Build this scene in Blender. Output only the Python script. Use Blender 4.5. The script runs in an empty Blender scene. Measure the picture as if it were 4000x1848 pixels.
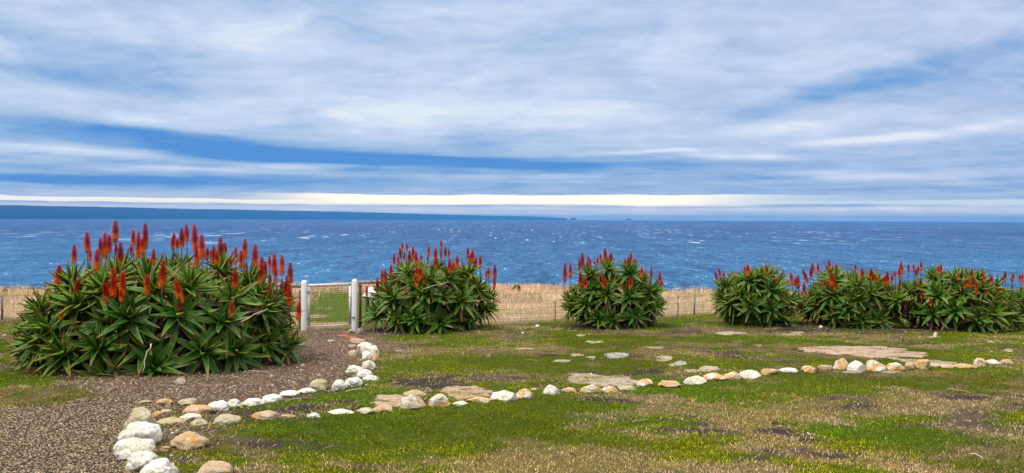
import bpy, math, random
import numpy as np
from mathutils import Vector, Matrix, Euler
R = math.radians
random.seed(7)
rng = np.random.default_rng(7)
sc = bpy.context.scene
COL = sc.collection

# ------------------------------------------------------------------ camera
F = 3020.0                                   # focal length in pixels of the 4000 px wide photograph
EYE = Vector((0, 0, 1.6))
cam_d = bpy.data.cameras.new('camera'); cam = bpy.data.objects.new('camera', cam_d); COL.objects.link(cam)
cam_d.sensor_width = 36.0; cam_d.lens = 36.0*F/4000.0
cam_d.clip_start = 0.05; cam_d.clip_end = 200000.0
cam.location = EYE
cam.rotation_euler = (R(90-1.27), R(-0.22), 0)
sc.camera = cam
CM = Euler(cam.rotation_euler).to_matrix()

# ------------------------------------------------------------------ light
SUN_EL, SUN_AZ = 58.0, -120.0                 # azimuth from +Y clockwise: light comes from behind-left of the camera
sd = bpy.data.lights.new('sun', 'SUN'); sun = bpy.data.objects.new('sun', sd); COL.objects.link(sun)
sd.energy = 2.7; sd.angle = R(9); sd.color = (1.0, 0.93, 0.82)
sdir = Vector((math.sin(R(SUN_AZ))*math.cos(R(SUN_EL)), math.cos(R(SUN_AZ))*math.cos(R(SUN_EL)), math.sin(R(SUN_EL))))
sun.rotation_euler = sdir.to_track_quat('Z', 'Y').to_euler()
sc.view_settings.view_transform = 'Standard'; sc.view_settings.look = 'None'
sc.view_settings.gamma = 1.0; sc.view_settings.exposure = 0.0; sc.view_settings.use_curve_mapping = False

# ------------------------------------------------------------------ node helper
class NT:
    def __init__(s, tree): s.t = tree; s.n = tree.nodes; s.l = tree.links
    def node(s, typ, **kw):
        n = s.n.new(typ)
        for k, v in kw.items(): setattr(n, k, v)
        return n
    def put(s, sock, v):
        if isinstance(v, bpy.types.NodeSocket): s.l.new(v, sock)
        elif v is not None:
            try: sock.default_value = v
            except Exception: sock.default_value = tuple(v)+(1.0,)
    def m(s, op, a, b=None, c=None, clamp=False):
        n = s.node('ShaderNodeMath', operation=op, use_clamp=clamp)
        s.put(n.inputs[0], a)
        if b is not None: s.put(n.inputs[1], b)
        if c is not None: s.put(n.inputs[2], c)
        return n.outputs[0]
    def vec(s, x, y, z):
        n = s.node('ShaderNodeCombineXYZ')
        for i, v in enumerate((x, y, z)): s.put(n.inputs[i], v)
        return n.outputs[0]
    def noise(s, vec, scale, detail=4, rough=0.55, dist=0.0, out='Fac', dim='3D'):
        n = s.node('ShaderNodeTexNoise', noise_dimensions=dim)
        if vec is not None: s.put(n.inputs['Vector'], vec)
        n.inputs['Scale'].default_value = scale; n.inputs['Detail'].default_value = detail
        n.inputs['Roughness'].default_value = rough; n.inputs['Distortion'].default_value = dist
        return n.outputs[out]
    def vor(s, vec, scale, out='Distance', feature='F1'):
        n = s.node('ShaderNodeTexVoronoi', feature=feature)
        if vec is not None: s.put(n.inputs['Vector'], vec)
        n.inputs['Scale'].default_value = scale
        return n.outputs[out]
    def ramp(s, fac, stops, interp='LINEAR'):
        n = s.node('ShaderNodeValToRGB'); cr = n.color_ramp; cr.interpolation = interp
        while len(cr.elements) > 1: cr.elements.remove(cr.elements[-1])
        for i, (p, c) in enumerate(stops):
            e = cr.elements[0] if i == 0 else cr.elements.new(p)
            e.position = p; e.color = (tuple(c)+(1.0,))[:4] if hasattr(c, '__len__') else (c, c, c, 1)
        s.put(n.inputs[0], fac); return n.outputs[0]
    def smooth(s, v, a, b, lo=0.0, hi=1.0):
        n = s.node('ShaderNodeMapRange', interpolation_type='SMOOTHSTEP')
        s.put(n.inputs[0], v)
        for i, x in enumerate((a, b, lo, hi)): n.inputs[i+1].default_value = x
        return n.outputs[0]
    def mix(s, f, a, b, blend='MIX'):
        n = s.node('ShaderNodeMix', data_type='RGBA', blend_type=blend)
        s.put(n.inputs[0], f); s.put(n.inputs[6], a); s.put(n.inputs[7], b)
        return n.outputs[2]
    def mapping(s, vec, scale=(1, 1, 1), loc=(0, 0, 0), rot=(0, 0, 0)):
        n = s.node('ShaderNodeMapping'); s.put(n.inputs[0], vec)
        n.inputs['Location'].default_value = loc; n.inputs['Rotation'].default_value = rot; n.inputs['Scale'].default_value = scale
        return n.outputs[0]
    def bump(s, h, strength=0.5, dist=0.02, normal=None):
        n = s.node('ShaderNodeBump'); n.inputs['Strength'].default_value = strength; n.inputs['Distance'].default_value = dist
        s.put(n.inputs['Height'], h)
        if normal is not None: s.put(n.inputs['Normal'], normal)
        return n.outputs[0]

# ------------------------------------------------------------------ world: Nishita sky behind a broken sheet of cloud
W = bpy.data.worlds.new('World'); sc.world = W; W.use_nodes = True
N = NT(W.node_tree)
for n in list(N.n): N.n.remove(n)
wout = N.node('ShaderNodeOutputWorld'); bg = N.node('ShaderNodeBackground'); bg.inputs[1].default_value = 0.1
N.l.new(bg.outputs[0], wout.inputs[0])
sky = N.node('ShaderNodeTexSky', sky_type='NISHITA'); sky.sun_disc = False
sky.sun_elevation = R(SUN_EL); sky.sun_rotation = R(SUN_AZ); sky.air_density = 1.0; sky.dust_density = 1.0
tc = N.node('ShaderNodeTexCoord'); sp = N.node('ShaderNodeSeparateXYZ'); N.l.new(tc.outputs['Generated'], sp.inputs[0])
dx, dy, dz = sp.outputs
az = N.m('ARCTAN2', dx, dy)                  # compass direction
el = N.m('ARCSINE', dz)                      # height above the horizon
def azel(px, py):
    d = CM @ Vector(((px-2000)/F, (924-py)/F, -1)); d.normalize()
    return math.atan2(d.x, d.y), math.asin(d.z)
a0 = R(-3)
da = N.m('SUBTRACT', az, a0)
bend = N.m('SUBTRACT', 1.0, N.m('MULTIPLY', N.m('MINIMUM', N.m('MULTIPLY', da, da), 0.7), 0.45))
el2 = N.m('MULTIPLY', el, bend)              # cloud streets sag towards the middle of the view
cv = N.vec(N.m('MULTIPLY', az, 2.2), N.m('MULTIPLY', el2, 15.0), 0.0)
w1 = N.noise(cv, 1.0, 3, 0.55, 0.3, out='Color')
wsep = N.node('ShaderNodeSeparateXYZ'); N.l.new(w1, wsep.inputs[0])
azw = N.m('ADD', az, N.m('MULTIPLY', N.m('SUBTRACT', wsep.outputs[0], 0.5), 0.22))
elw = N.m('ADD', el, N.m('MULTIPLY', N.m('SUBTRACT', wsep.outputs[1], 0.5), 0.035))
def blob(px, py, rx, ry, rot, amp):
    a, e = azel(px, py); ra, re = rx/F, ry/F
    c, s_ = math.cos(R(rot)), math.sin(R(rot))
    u = N.m('SUBTRACT', azw, a); v = N.m('SUBTRACT', elw, e)
    p = N.m('MULTIPLY', N.m('ADD', N.m('MULTIPLY', u, c), N.m('MULTIPLY', v, s_)), 1/ra)
    q = N.m('MULTIPLY', N.m('SUBTRACT', N.m('MULTIPLY', v, c), N.m('MULTIPLY', u, s_)), 1/re)
    r2 = N.m('ADD', N.m('MULTIPLY', p, p), N.m('MULTIPLY', q, q))
    return N.m('MULTIPLY', N.m('EXPONENT', N.m('MULTIPLY', r2, -1.0)), amp)
BLOBS = [(480, 330, 330, 55, -8, -.26), (120, 270, 260, 40, -6, -.16), (560, 230, 450, 80, -10, -.16), (60, 90, 160, 50, -15, -.10),
 (250, 505, 560, 40, -3, -.24), (820, 575, 620, 48, -4, -.30), (1500, 625, 800, 34, -1, -.34), (1050, 625, 260, 20, -1, -.25), (1600, 640, 480, 26, 0, -.48), (150, 688, 420, 15, -1, -.45),
 (950, 712, 420, 20, 0, -.28), (3380, 325, 400, 44, 10, -.24), (3850, 240, 380, 70, 12, -.20), (3050, 410, 330, 40, 8, -.14), (3900, 380, 300, 50, 4, -.12),
 (2150, 660, 260, 22, 0, -.26), (2800, 650, 300, 18, 1, -.16), (1350, 60, 160, 45, 0, -.10), (2250, 120, 220, 45, 0, -.09), (1900, 560, 300, 20, 2, -.10),
 (950, 430, 560, 50, -3, .22), (1400, 420, 420, 45, -6, .20), (380, 460, 330, 26, -3, .22), (900, 120, 420, 60, -6, .12), (1700, 430, 330, 50, 0, .16),
 (2640, 594, 220, 9, 0, .42), (2880, 616, 190, 10, -2, .42), (3250, 548, 230, 14, 5, .30), (3050, 480, 320, 36, 6, .20), (2150, 450, 330, 55, 0, .18),
 (1150, 660, 190, 12, 2, .32), (330, 598, 340, 16, -3, .26), (3600, 520, 400, 18, 5, .22), (3500, 680, 500, 12, -1, .18), (200, 30, 300, 60, -8, .14), (700, 668, 300, 8, 0, .2)]
fld = None
for b in BLOBS:
    v = blob(*b); fld = v if fld is None else N.m('ADD', fld, v)
# streaks and soft wisps
st1 = N.noise(N.vec(N.m('MULTIPLY', azw, 4.5), N.m('MULTIPLY', el2, 24.0), 3.1), 1.0, 7, 0.6, 0.5)
iz = N.m('DIVIDE', 1.0, N.m('ADD', N.m('MAXIMUM', dz, 0.0), 0.19))          # cloud sheet seen in perspective
st2 = N.noise(N.vec(N.m('MULTIPLY', N.m('MULTIPLY', dx, iz), 1.7), N.m('MULTIPLY_ADD', N.m('MULTIPLY', dx, iz), -0.25, N.m('MULTIPLY', N.m('MULTIPLY', dy, iz), 3.2)), 8.0), 1.0, 7, 0.6, 0.35)
st4 = N.noise(N.vec(N.m('MULTIPLY', N.m('MULTIPLY', dx, iz), 4.5), N.m('MULTIPLY', N.m('MULTIPLY', dy, iz), 9.0), 2.0), 1.0, 6, 0.58, 0.6)
st3 = N.noise(N.vec(N.m('MULTIPLY', az, 5.0), N.m('MULTIPLY', el2, 190.0), 5.0), 1.0, 3, 0.5, 0.3)
low = N.smooth(el, R(9), R(1.5))
st5 = N.noise(N.vec(N.m('MULTIPLY', azw, 9.0), N.m('MULTIPLY', elw, 26.0), 4.0), 1.0, 7, 0.62, 0.9)
fld = N.m('MULTIPLY', fld, N.m('MULTIPLY_ADD', N.m('SUBTRACT', st2, 0.5), 1.6, 1.0))
t = N.m('ADD', N.ramp(N.m('MULTIPLY', el, 1/R(16)), [(0.0, .40), (.10, .42), (.24, .46), (.38, .60), (.62, .65), (1.0, .60)]), fld)
t = N.m('ADD', t, N.m('MULTIPLY', N.m('SUBTRACT', st1, 0.5), 0.24))
t = N.m('ADD', t, N.m('MULTIPLY', N.m('SUBTRACT', st2, 0.5), 0.50))
t = N.m('ADD', t, N.m('MULTIPLY', N.m('SUBTRACT', st4, 0.5), 0.36))
t = N.m('ADD', t, N.m('MULTIPLY', N.m('MULTIPLY', N.m('SUBTRACT', st5, 0.5), 0.55), N.smooth(el, R(2.5), R(8))))
t = N.m('ADD', t, N.m('MULTIPLY', N.m('MULTIPLY', N.m('SUBTRACT', st3, 0.5), 0.55), low))
t = N.m('MULTIPLY_ADD', N.m('SUBTRACT', t, 0.55), 1.15, 0.55)
cloud = N.ramp(t, [(0.0, (.07, .27, .70)), (0.2, (.17, .38, .74)), (0.38, (.33, .50, .78)), (.58, (.50, .635, .87)), (.78, (.65, .76, .95)), (1.0, (.84, .90, .99))])
# pale lavender tint on the right, bright cream slot over the horizon
cloud = N.mix(N.m('MULTIPLY', N.smooth(az, R(2), R(34)), 0.35), cloud, N.mix(1.0, cloud, (1.04, .93, .96), 'MULTIPLY'))
ew = N.m('ADD', el, N.m('MULTIPLY', N.m('SUBTRACT', st3, 0.5), R(0.45)))
ew = N.m('ADD', ew, N.m('MULTIPLY', N.m('SUBTRACT', st2, 0.5), R(0.35)))
slot = N.m('MULTIPLY', N.smooth(ew, R(1.86), R(1.74)), N.smooth(ew, R(1.10), R(1.20)))
side = N.m('ADD', N.m('MULTIPLY', N.smooth(az, R(-21), R(-9)), N.smooth(az, R(32), R(6))), 0.12, clamp=True)
slot2 = N.m('MULTIPLY', N.smooth(ew, R(1.45), R(1.32)), N.smooth(ew, R(0.98), R(1.12)))
slot = N.m('MAXIMUM', N.m('MULTIPLY', slot, side), N.m('MULTIPLY', slot2, 0.75))
slotc = N.mix(N.smooth(az, R(8), R(24)), (1.7, 1.45, 1.05), (.90, 1.0, .98))
cloud = N.mix(slot, cloud, slotc)
cloud = N.mix(N.m('MULTIPLY', N.smooth(el, R(1.15), R(0.75)), N.smooth(dy, -.2, .2)), cloud, N.mix(N.smooth(t, .3, .6), (.85, .85, .92), (1.15, 1.1, 1.08)))
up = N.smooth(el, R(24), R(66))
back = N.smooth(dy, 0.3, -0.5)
cloud = N.mix(N.m('MULTIPLY', back, .75), cloud, (.21, .24, .29))     # unseen sky behind the camera, darkened to cut fill on camera-facing sides
cloud = N.mix(up, cloud, (2.7, 2.6, 2.4))     # unseen sky overhead, brightened to strengthen the light from above
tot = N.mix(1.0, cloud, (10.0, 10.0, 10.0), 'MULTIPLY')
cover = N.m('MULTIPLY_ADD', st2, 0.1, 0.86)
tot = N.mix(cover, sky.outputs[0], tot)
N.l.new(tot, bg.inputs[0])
W.cycles.sampling_method = 'MANUAL'; W.cycles.sample_map_resolution = 512

# ------------------------------------------------------------------ numeric noise
_P = rng.integers(0, 1 << 16, 4096)
def vnoise(x, y, seed=0):
    x = np.asarray(x, float); y = np.asarray(y, float)
    xi = np.floor(x).astype(np.int64); yi = np.floor(y).astype(np.int64)
    fx = x-xi; fy = y-yi; fx = fx*fx*(3-2*fx); fy = fy*fy*(3-2*fy)
    def h(i, j): return _P[(_P[(i+seed*131) & 4095]+j*57+seed*17) & 4095]/65535.0
    return (h(xi, yi)*(1-fx)+h(xi+1, yi)*fx)*(1-fy)+(h(xi, yi+1)*(1-fx)+h(xi+1, yi+1)*fx)*fy
def fbm(x, y, f=1.0, o=4, seed=0, g=0.5):
    s = 0; a = 1; tt = 0
    for k in range(o):
        s = s+a*vnoise(x*f+k*13.7, y*f-k*7.3, seed+k); tt += a; a *= g; f *= 2.03
    return s/tt
def sst(v, a, b):
    t_ = np.clip((v-a)/(b-a), 0, 1); return t_*t_*(3-2*t_)

# ------------------------------------------------------------------ terrain height
EX = [-60, -26, -14.6, -10, -.8, 3.2, 8.4, 15, 30, 60]; EY = [33, 36, 44, 46, 45, 42, 37.5, 36.5, 34, 34]
SLOPE = 0.0514
def gz(x, y):
    x = np.asarray(x, float); y = np.asarray(y, float)
    z = -SLOPE*y + 0.03*np.sin(x*.55+1)*np.sin(y*.5+.4) + 0.02*np.sin(x*1.3+y*.9)
    e = np.interp(x, EX, EY)
    d = np.maximum(y-e-1.5*np.sin(x*.7), 0)
    return z - np.minimum(d*d*0.09, 2+d*1.6)
def gzf(x, y): return float(gz(x, y))
def ray(px, py):
    d = CM @ Vector(((px-2000)/F, (924-py)/F, -1)); return d
def gp(px, py):
    """point of the ground seen at a pixel of the photograph"""
    d = ray(px, py); s_ = 3.0
    for _ in range(400):
        p = EYE+d*s_; h = p.z-gzf(p.x, p.y)
        if abs(h) < 1e-4: break
        s_ += h/(-d.z+SLOPE)*0.8
        if s_ > 300: break
    return EYE+d*s_
def at(px, py, Y):
    d = ray(px, py); return EYE+d*(Y/d.y)

# ------------------------------------------------------------------ materials
def material(name, rough=0.8, spec=0.3):
    m = bpy.data.materials.new(name); m.use_nodes = True
    n = NT(m.node_tree); b = m.node_tree.nodes['Principled BSDF']
    b.inputs['Roughness'].default_value = rough; b.inputs['Specular IOR Level'].default_value = spec
    return m, n, b
def objc(n):
    return n.node('ShaderNodeTexCoord').outputs['Object']
def geo(n):
    return n.node('ShaderNodeNewGeometry').outputs['Position']

def mat_ground():
    m, n, b = material('ground_cover', 0.95, 0.1)
    a = n.node('ShaderNodeAttribute', attribute_name='col').outputs['Color']
    g = n.node('ShaderNodeAttribute', attribute_name='grit').outputs['Fac']
    p = geo(n)
    f = n.noise(p, 45, 5, 0.7); f2 = n.noise(p, 9, 4, 0.6)
    c = n.mix(1.0, a, n.ramp(f, [(.3, .45), (.5, 1.0), (.72, 1.75)]), 'MULTIPLY')
    c = n.mix(1.0, c, n.ramp(f2, [(.3, .75), (.7, 1.25)]), 'MULTIPLY')
    v = n.vor(p, 38)
    c = n.mix(n.m('MULTIPLY', n.smooth(v, .26, .12), n.m('MULTIPLY', g, 0.6)), c, (.42, .36, .29))
    n.put(b.inputs['Base Color'], c)
    n.put(b.inputs['Normal'], n.bump(n.m('ADD', f, n.m('MULTIPLY', n.vor(p, 60), 0.6)), 0.9, 0.03))
    return m
def mat_attr(name, rough, spec, sss=0.0, noise=0.0):
    m, n, b = material(name, rough, spec)
    a = n.node('ShaderNodeAttribute', attribute_name='col').outputs['Color']
    if noise:
        a = n.mix(1.0, a, n.ramp(n.noise(objc(n), noise, 3, .6), [(.25, .6), (.75, 1.4)]), 'MULTIPLY')
    n.put(b.inputs['Base Color'], a)
    return m, n, b
def mat_stone(name, base, lich, lcol=(.56, .25, .035), dirt=0.5, dark=0.0):
    m, n, b = material(name, 0.9, 0.15)
    oi = n.node('ShaderNodeObjectInfo').outputs['Random']
    p = objc(n); mp = n.node('ShaderNodeVectorMath', operation='ADD'); n.put(mp.inputs[0], p)
    n.put(mp.inputs[1], n.vec(n.m('MULTIPLY', oi, 37), n.m('MULTIPLY', oi, 91), n.m('MULTIPLY', oi, 53)))
    p = mp.outputs[0]
    f = n.noise(p, 7, 5, .65); s_ = n.noise(p, 38, 4, .75); q = n.noise(p, 16, 5, .7)
    c = n.mix(n.smooth(f, .42, .60), base, tuple(x*y for x, y in zip(base, (.84, .78, .66))))
    c = n.mix(n.m('MULTIPLY', n.smooth(s_, .50, .64), dirt), c, (.16, .13, .09))
    c = n.mix(n.m('MULTIPLY', n.smooth(n.noise(p, 11, 6, .75), .56, .64), dirt*.6), c, (.24, .21, .15))
    if dark: c = n.mix(n.m('MULTIPLY', n.smooth(q, .48, .60), dark), c, (.09, .085, .08))
    lf = n.noise(p, 8.5, 4, .6, .5)
    th = 0.78-0.40*lich
    lm = n.smooth(n.m('ADD', lf, n.m('MULTIPLY', n.m('SUBTRACT', q, .5), .45)), th-.05, th+.06)
    lm = n.m('MULTIPLY', lm, n.smooth(n.noise(p, 60, 3, .7), .34, .52))
    c = n.mix(lm, c, n.mix(n.smooth(s_, .4, .6), lcol, (lcol[0]*1.15, lcol[1]*1.5, lcol[2]*3)))
    n.put(b.inputs['Base Color'], c)
    n.put(b.inputs['Normal'], n.bump(n.m('ADD', f, n.m('MULTIPLY', s_, .5)), 1.0, 0.035))
    return m
def crack(name):
    m = M[name]; n = NT(m.node_tree); b = m.node_tree.nodes['Principled BSDF']; src = b.inputs['Base Color'].links[0].from_socket
    p = geo(n); v = n.noise(n.mapping(p, (1.2, 3.2, 1)), 1.6, 6, .65, 1.0); e = n.m('ABSOLUTE', n.m('SUBTRACT', v, .5))
    c = n.mix(n.m('MULTIPLY', n.smooth(e, .022, .004), .8), src, (.07, .05, .035))
    q = n.noise(n.mapping(p, (1.0, 2.0, 1)), 3.0, 5, .7)
    c = n.mix(n.smooth(q, .56, .66), c, (.13, .10, .05)); n.put(b.inputs['Base Color'], c)
def mat_plain(name, col, rough=.6, spec=.3, var=.15, scale=20, rust=None, rustamt=.5):
    m, n, b = material(name, rough, spec)
    p = objc(n); f = n.noise(p, scale, 5, .65)
    c = n.mix(1.0, col, n.ramp(f, [(.25, 1-var), (.75, 1+var)]), 'MULTIPLY')
    if rust:
        r = n.noise(p, 6, 6, .75); th = .72-.35*rustamt
        c = n.mix(n.smooth(r, th, th+.05), c, rust)
    n.put(b.inputs['Base Color'], c); n.put(b.inputs['Normal'], n.bump(f, .35, .005))
    return m
def mat_sea():
    m, n, b = material('sea_water', 0.32, 0.07)
    p = geo(n)
    mp = n.mapping(p, (.6, .55, 1), rot=(0, 0, R(8)))
    big = n.noise(mp, .05, 7, .72); mid = n.noise(mp, .17, 6, .7); fine = n.noise(mp, .7, 4, .65)
    wave = n.noise(n.mapping(p, (1.0, .30, 1), rot=(0, 0, R(3))), .17, 4, .6)
    gust = n.noise(n.mapping(p, (1.0, .20, 1), rot=(0, 0, R(-3))), .032, 5, .65)
    gust2 = n.noise(n.mapping(p, (1.0, .14, 1)), .0075, 5, .65)
    wide = n.noise(n.mapping(p, (.35, .12, 1)), .003, 4, .6)
    sepn = n.node('ShaderNodeSeparateXYZ'); n.put(sepn.inputs[0], p)
    dist = n.m('LOGARITHM', n.m('MAXIMUM', sepn.outputs[1], 50.0), 10.0)
    shore = n.smooth(dist, 3.50, 2.60)                                   # shallower, paler water towards the cliff
    c = n.mix(shore, (.001, .056, .200), (.020, .125, .290))
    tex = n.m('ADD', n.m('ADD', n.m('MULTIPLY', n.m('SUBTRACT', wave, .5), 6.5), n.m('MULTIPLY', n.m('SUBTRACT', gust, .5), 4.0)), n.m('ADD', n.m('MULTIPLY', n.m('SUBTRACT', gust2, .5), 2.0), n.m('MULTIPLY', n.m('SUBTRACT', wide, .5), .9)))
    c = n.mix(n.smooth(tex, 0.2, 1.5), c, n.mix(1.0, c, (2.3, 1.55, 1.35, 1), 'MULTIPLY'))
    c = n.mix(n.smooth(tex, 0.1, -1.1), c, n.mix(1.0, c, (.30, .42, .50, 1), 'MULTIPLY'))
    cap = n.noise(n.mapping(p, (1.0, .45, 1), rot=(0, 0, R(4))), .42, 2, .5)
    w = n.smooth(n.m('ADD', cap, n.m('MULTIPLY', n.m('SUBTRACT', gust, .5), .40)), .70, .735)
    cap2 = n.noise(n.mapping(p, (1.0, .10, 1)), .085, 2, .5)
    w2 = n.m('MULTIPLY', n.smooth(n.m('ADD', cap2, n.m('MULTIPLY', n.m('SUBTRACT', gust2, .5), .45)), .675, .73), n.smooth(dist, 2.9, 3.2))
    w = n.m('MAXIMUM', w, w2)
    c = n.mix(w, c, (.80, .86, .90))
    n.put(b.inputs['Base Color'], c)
    n.put(b.inputs['Roughness'], n.m('MULTIPLY_ADD', w, .5, .34))
    h = n.m('ADD', n.m('MULTIPLY', big, 2.2), n.m('ADD', n.m('MULTIPLY', mid, 1.0), n.m('MULTIPLY', fine, .3)))
    n.put(b.inputs['Normal'], n.bump(h, 1.0, 3.0))
    b.inputs['IOR'].default_value = 1.33
    return m
M = {}
M['ground'] = mat_ground()
M['grass'], _n, _b = mat_attr('grass_blade', .9, .0)
M['gravel'], _n, _b = mat_attr('gravel_chip', .85, .2)
def mat_leaf():
    m, n, b = material('aloe_leaf', .45, .32)
    a = n.node('ShaderNodeAttribute', attribute_name='col').outputs['Color']
    oi = n.node('ShaderNodeObjectInfo').outputs['Random']
    c = n.mix(n.m('MULTIPLY', oi, .55), a, n.mix(1.0, a, (1.75, 1.15, .55), 'MULTIPLY'))
    f = n.noise(objc(n), 14, 4, .6)
    c = n.mix(1.0, c, n.ramp(f, [(.25, .72), (.75, 1.3)]), 'MULTIPLY')
    n.put(b.inputs['Base Color'], c)
    n.put(b.inputs['Roughness'], n.m('MULTIPLY_ADD', f, .3, .32))
    return m
M['leaf'] = mat_leaf()
M['flower'], _n, _b = mat_attr('aloe_flower', .6, .08)
M['stalk'] = mat_plain('flower_stalk', (.075, .055, .028), .6, .3, .3)
M['stem'] = mat_plain('aloe_stem', (.07, .052, .038), .9, .1, .45, 12)
M['dryleaf'], _n, _b = mat_attr('withered_leaf', .85, .15)
M['deadstalk'] = mat_plain('dead_stalk', (.52, .46, .38), .8, .2, .25, 15)
M['twig'] = mat_plain('dry_twig', (.40, .33, .25), .85, .15, .3, 20)
M['st_white'] = mat_stone('limewashed_stone', (.84, .82, .76), .12, dirt=.62)
M['st_lich'] = mat_stone('limewashed_lichen_stone', (.78, .76, .70), .74, dirt=.7, dark=.15)
M['st_orange'] = mat_stone('orange_lichen_stone', (.56, .44, .32), .62, dirt=.5)
M['st_tan'] = mat_stone('tan_stone', (.52, .42, .28), .32, dirt=.45)
M['st_yellow'] = mat_stone('yellow_grey_stone', (.55, .50, .36), .15, dirt=.5)
M['st_pink'] = mat_stone('pink_stone', (.56, .43, .32), .55, dirt=.45)
M['slab'] = mat_stone('pale_slab', (.46, .385, .30), .08, dirt=.6)
M['slab_pink'] = mat_stone('pink_slab', (.50, .37, .275), .06, dirt=.6)
M['slab_tan'] = mat_stone('tan_slab', (.40, .36, .24), .16, dirt=.4)
M['slab_dark'] = mat_stone('dark_lichen_slab', (.46, .44, .40), .05, dirt=.6, dark=.95)
for k_ in ('slab', 'slab_pink', 'slab_tan'): crack(k_)
M['brick'] = mat_stone('brick_rubble', (.40, .14, .07), .02, dirt=.4)
M['paint'] = mat_plain('white_paint', (.84, .85, .90), .55, .3, .06, 12, rust=(.30, .22, .16), rustamt=.22)
M['frame'] = mat_plain('flaking_white_frame', (.84, .84, .84), .6, .3, .10, 14, rust=(.22, .10, .05), rustamt=.34)
M['rust'] = mat_plain('rusty_steel', (.13, .055, .032), .85, .2, .5, 25)
M['galv'] = mat_plain('weathered_steel', (.36, .36, .34), .6, .4, .25, 25)
M['wire'] = mat_plain('fence_wire', (.09, .07, .055), .7, .4, .4, 20)
M['log'] = mat_plain('weathered_log', (.27, .23, .18), .85, .15, .45, 14)
M['green'] = mat_plain('dark_green_paint', (.035, .10, .075), .6, .3, .25, 12)
M['sign'] = mat_plain('pale_board', (.70, .78, .80), .5, .4, .06, 8)
M['land'] = mat_plain('haze_blue_scrub', (.010, .022, .060), 1.0, .05, .3, .002)  # scrub colour shifted to blue, distance haze put into the base colour
M['isle'] = mat_plain('island_scrub', (.02, .04, .03), 1.0, .05, .3, .01)
M['sea'] = mat_sea()
M['scrub'], _n, _b = mat_attr('scrub_leaf', .6, .2)

# ------------------------------------------------------------------ mesh helpers
def mesh_np(name, V, Fs, mat, cols=None, smooth=False, attrs=None):
    me = bpy.data.meshes.new(name); V = np.asarray(V, np.float32).reshape(-1, 3)
    Fs = [np.asarray(f, np.int32) for f in Fs if len(f)]
    nl = sum(f.size for f in Fs); npo = sum(len(f) for f in Fs)
    me.vertices.add(len(V)); me.vertices.foreach_set('co', V.ravel())
    me.loops.add(nl); me.loops.foreach_set('vertex_index', np.concatenate([f.ravel() for f in Fs]))
    me.polygons.add(npo)
    tot = np.concatenate([np.full(len(f), f.shape[1], np.int32) for f in Fs])
    st = np.concatenate([[0], np.cumsum(tot)[:-1]]).astype(np.int32)
    me.polygons.foreach_set('loop_start', st)
    try: me.polygons.foreach_set('loop_total', tot)
    except Exception: pass
    if smooth: me.polygons.foreach_set('use_smooth', np.ones(npo, bool))
    me.update(calc_edges=True); me.validate()
    if cols is not None:
        a = me.color_attributes.new('col', 'FLOAT_COLOR', 'POINT')
        c = np.ones((len(V), 4), np.float32); c[:, :3] = cols; a.data.foreach_set('color', c.ravel())
    for k, v in (attrs or {}).items():
        a = me.attributes.new(k, 'FLOAT', 'POINT'); a.data.foreach_set('value', np.asarray(v, np.float32))
    if mat: me.materials.append(mat)
    return me
def obj(name, me, parent=None, loc=(0, 0, 0), rot=(0, 0, 0), scale=(1, 1, 1)):
    o = bpy.data.objects.new(name, me); COL.objects.link(o)
    if parent is not None: o.parent = parent
    o.location = loc; o.rotation_euler = rot; o.scale = scale
    return o
def tag(o, label=None, cat=None, group=None, kind=None):
    if label: o['label'] = label
    if cat: o['category'] = cat
    if group: o['group'] = group
    if kind: o['kind'] = kind
    return o
def empty(name, loc, rz=0):
    o = bpy.data.objects.new(name, None); COL.objects.link(o); o.location = loc; o.rotation_euler = (0, 0, rz); o.empty_display_size = .1
    return o
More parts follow.
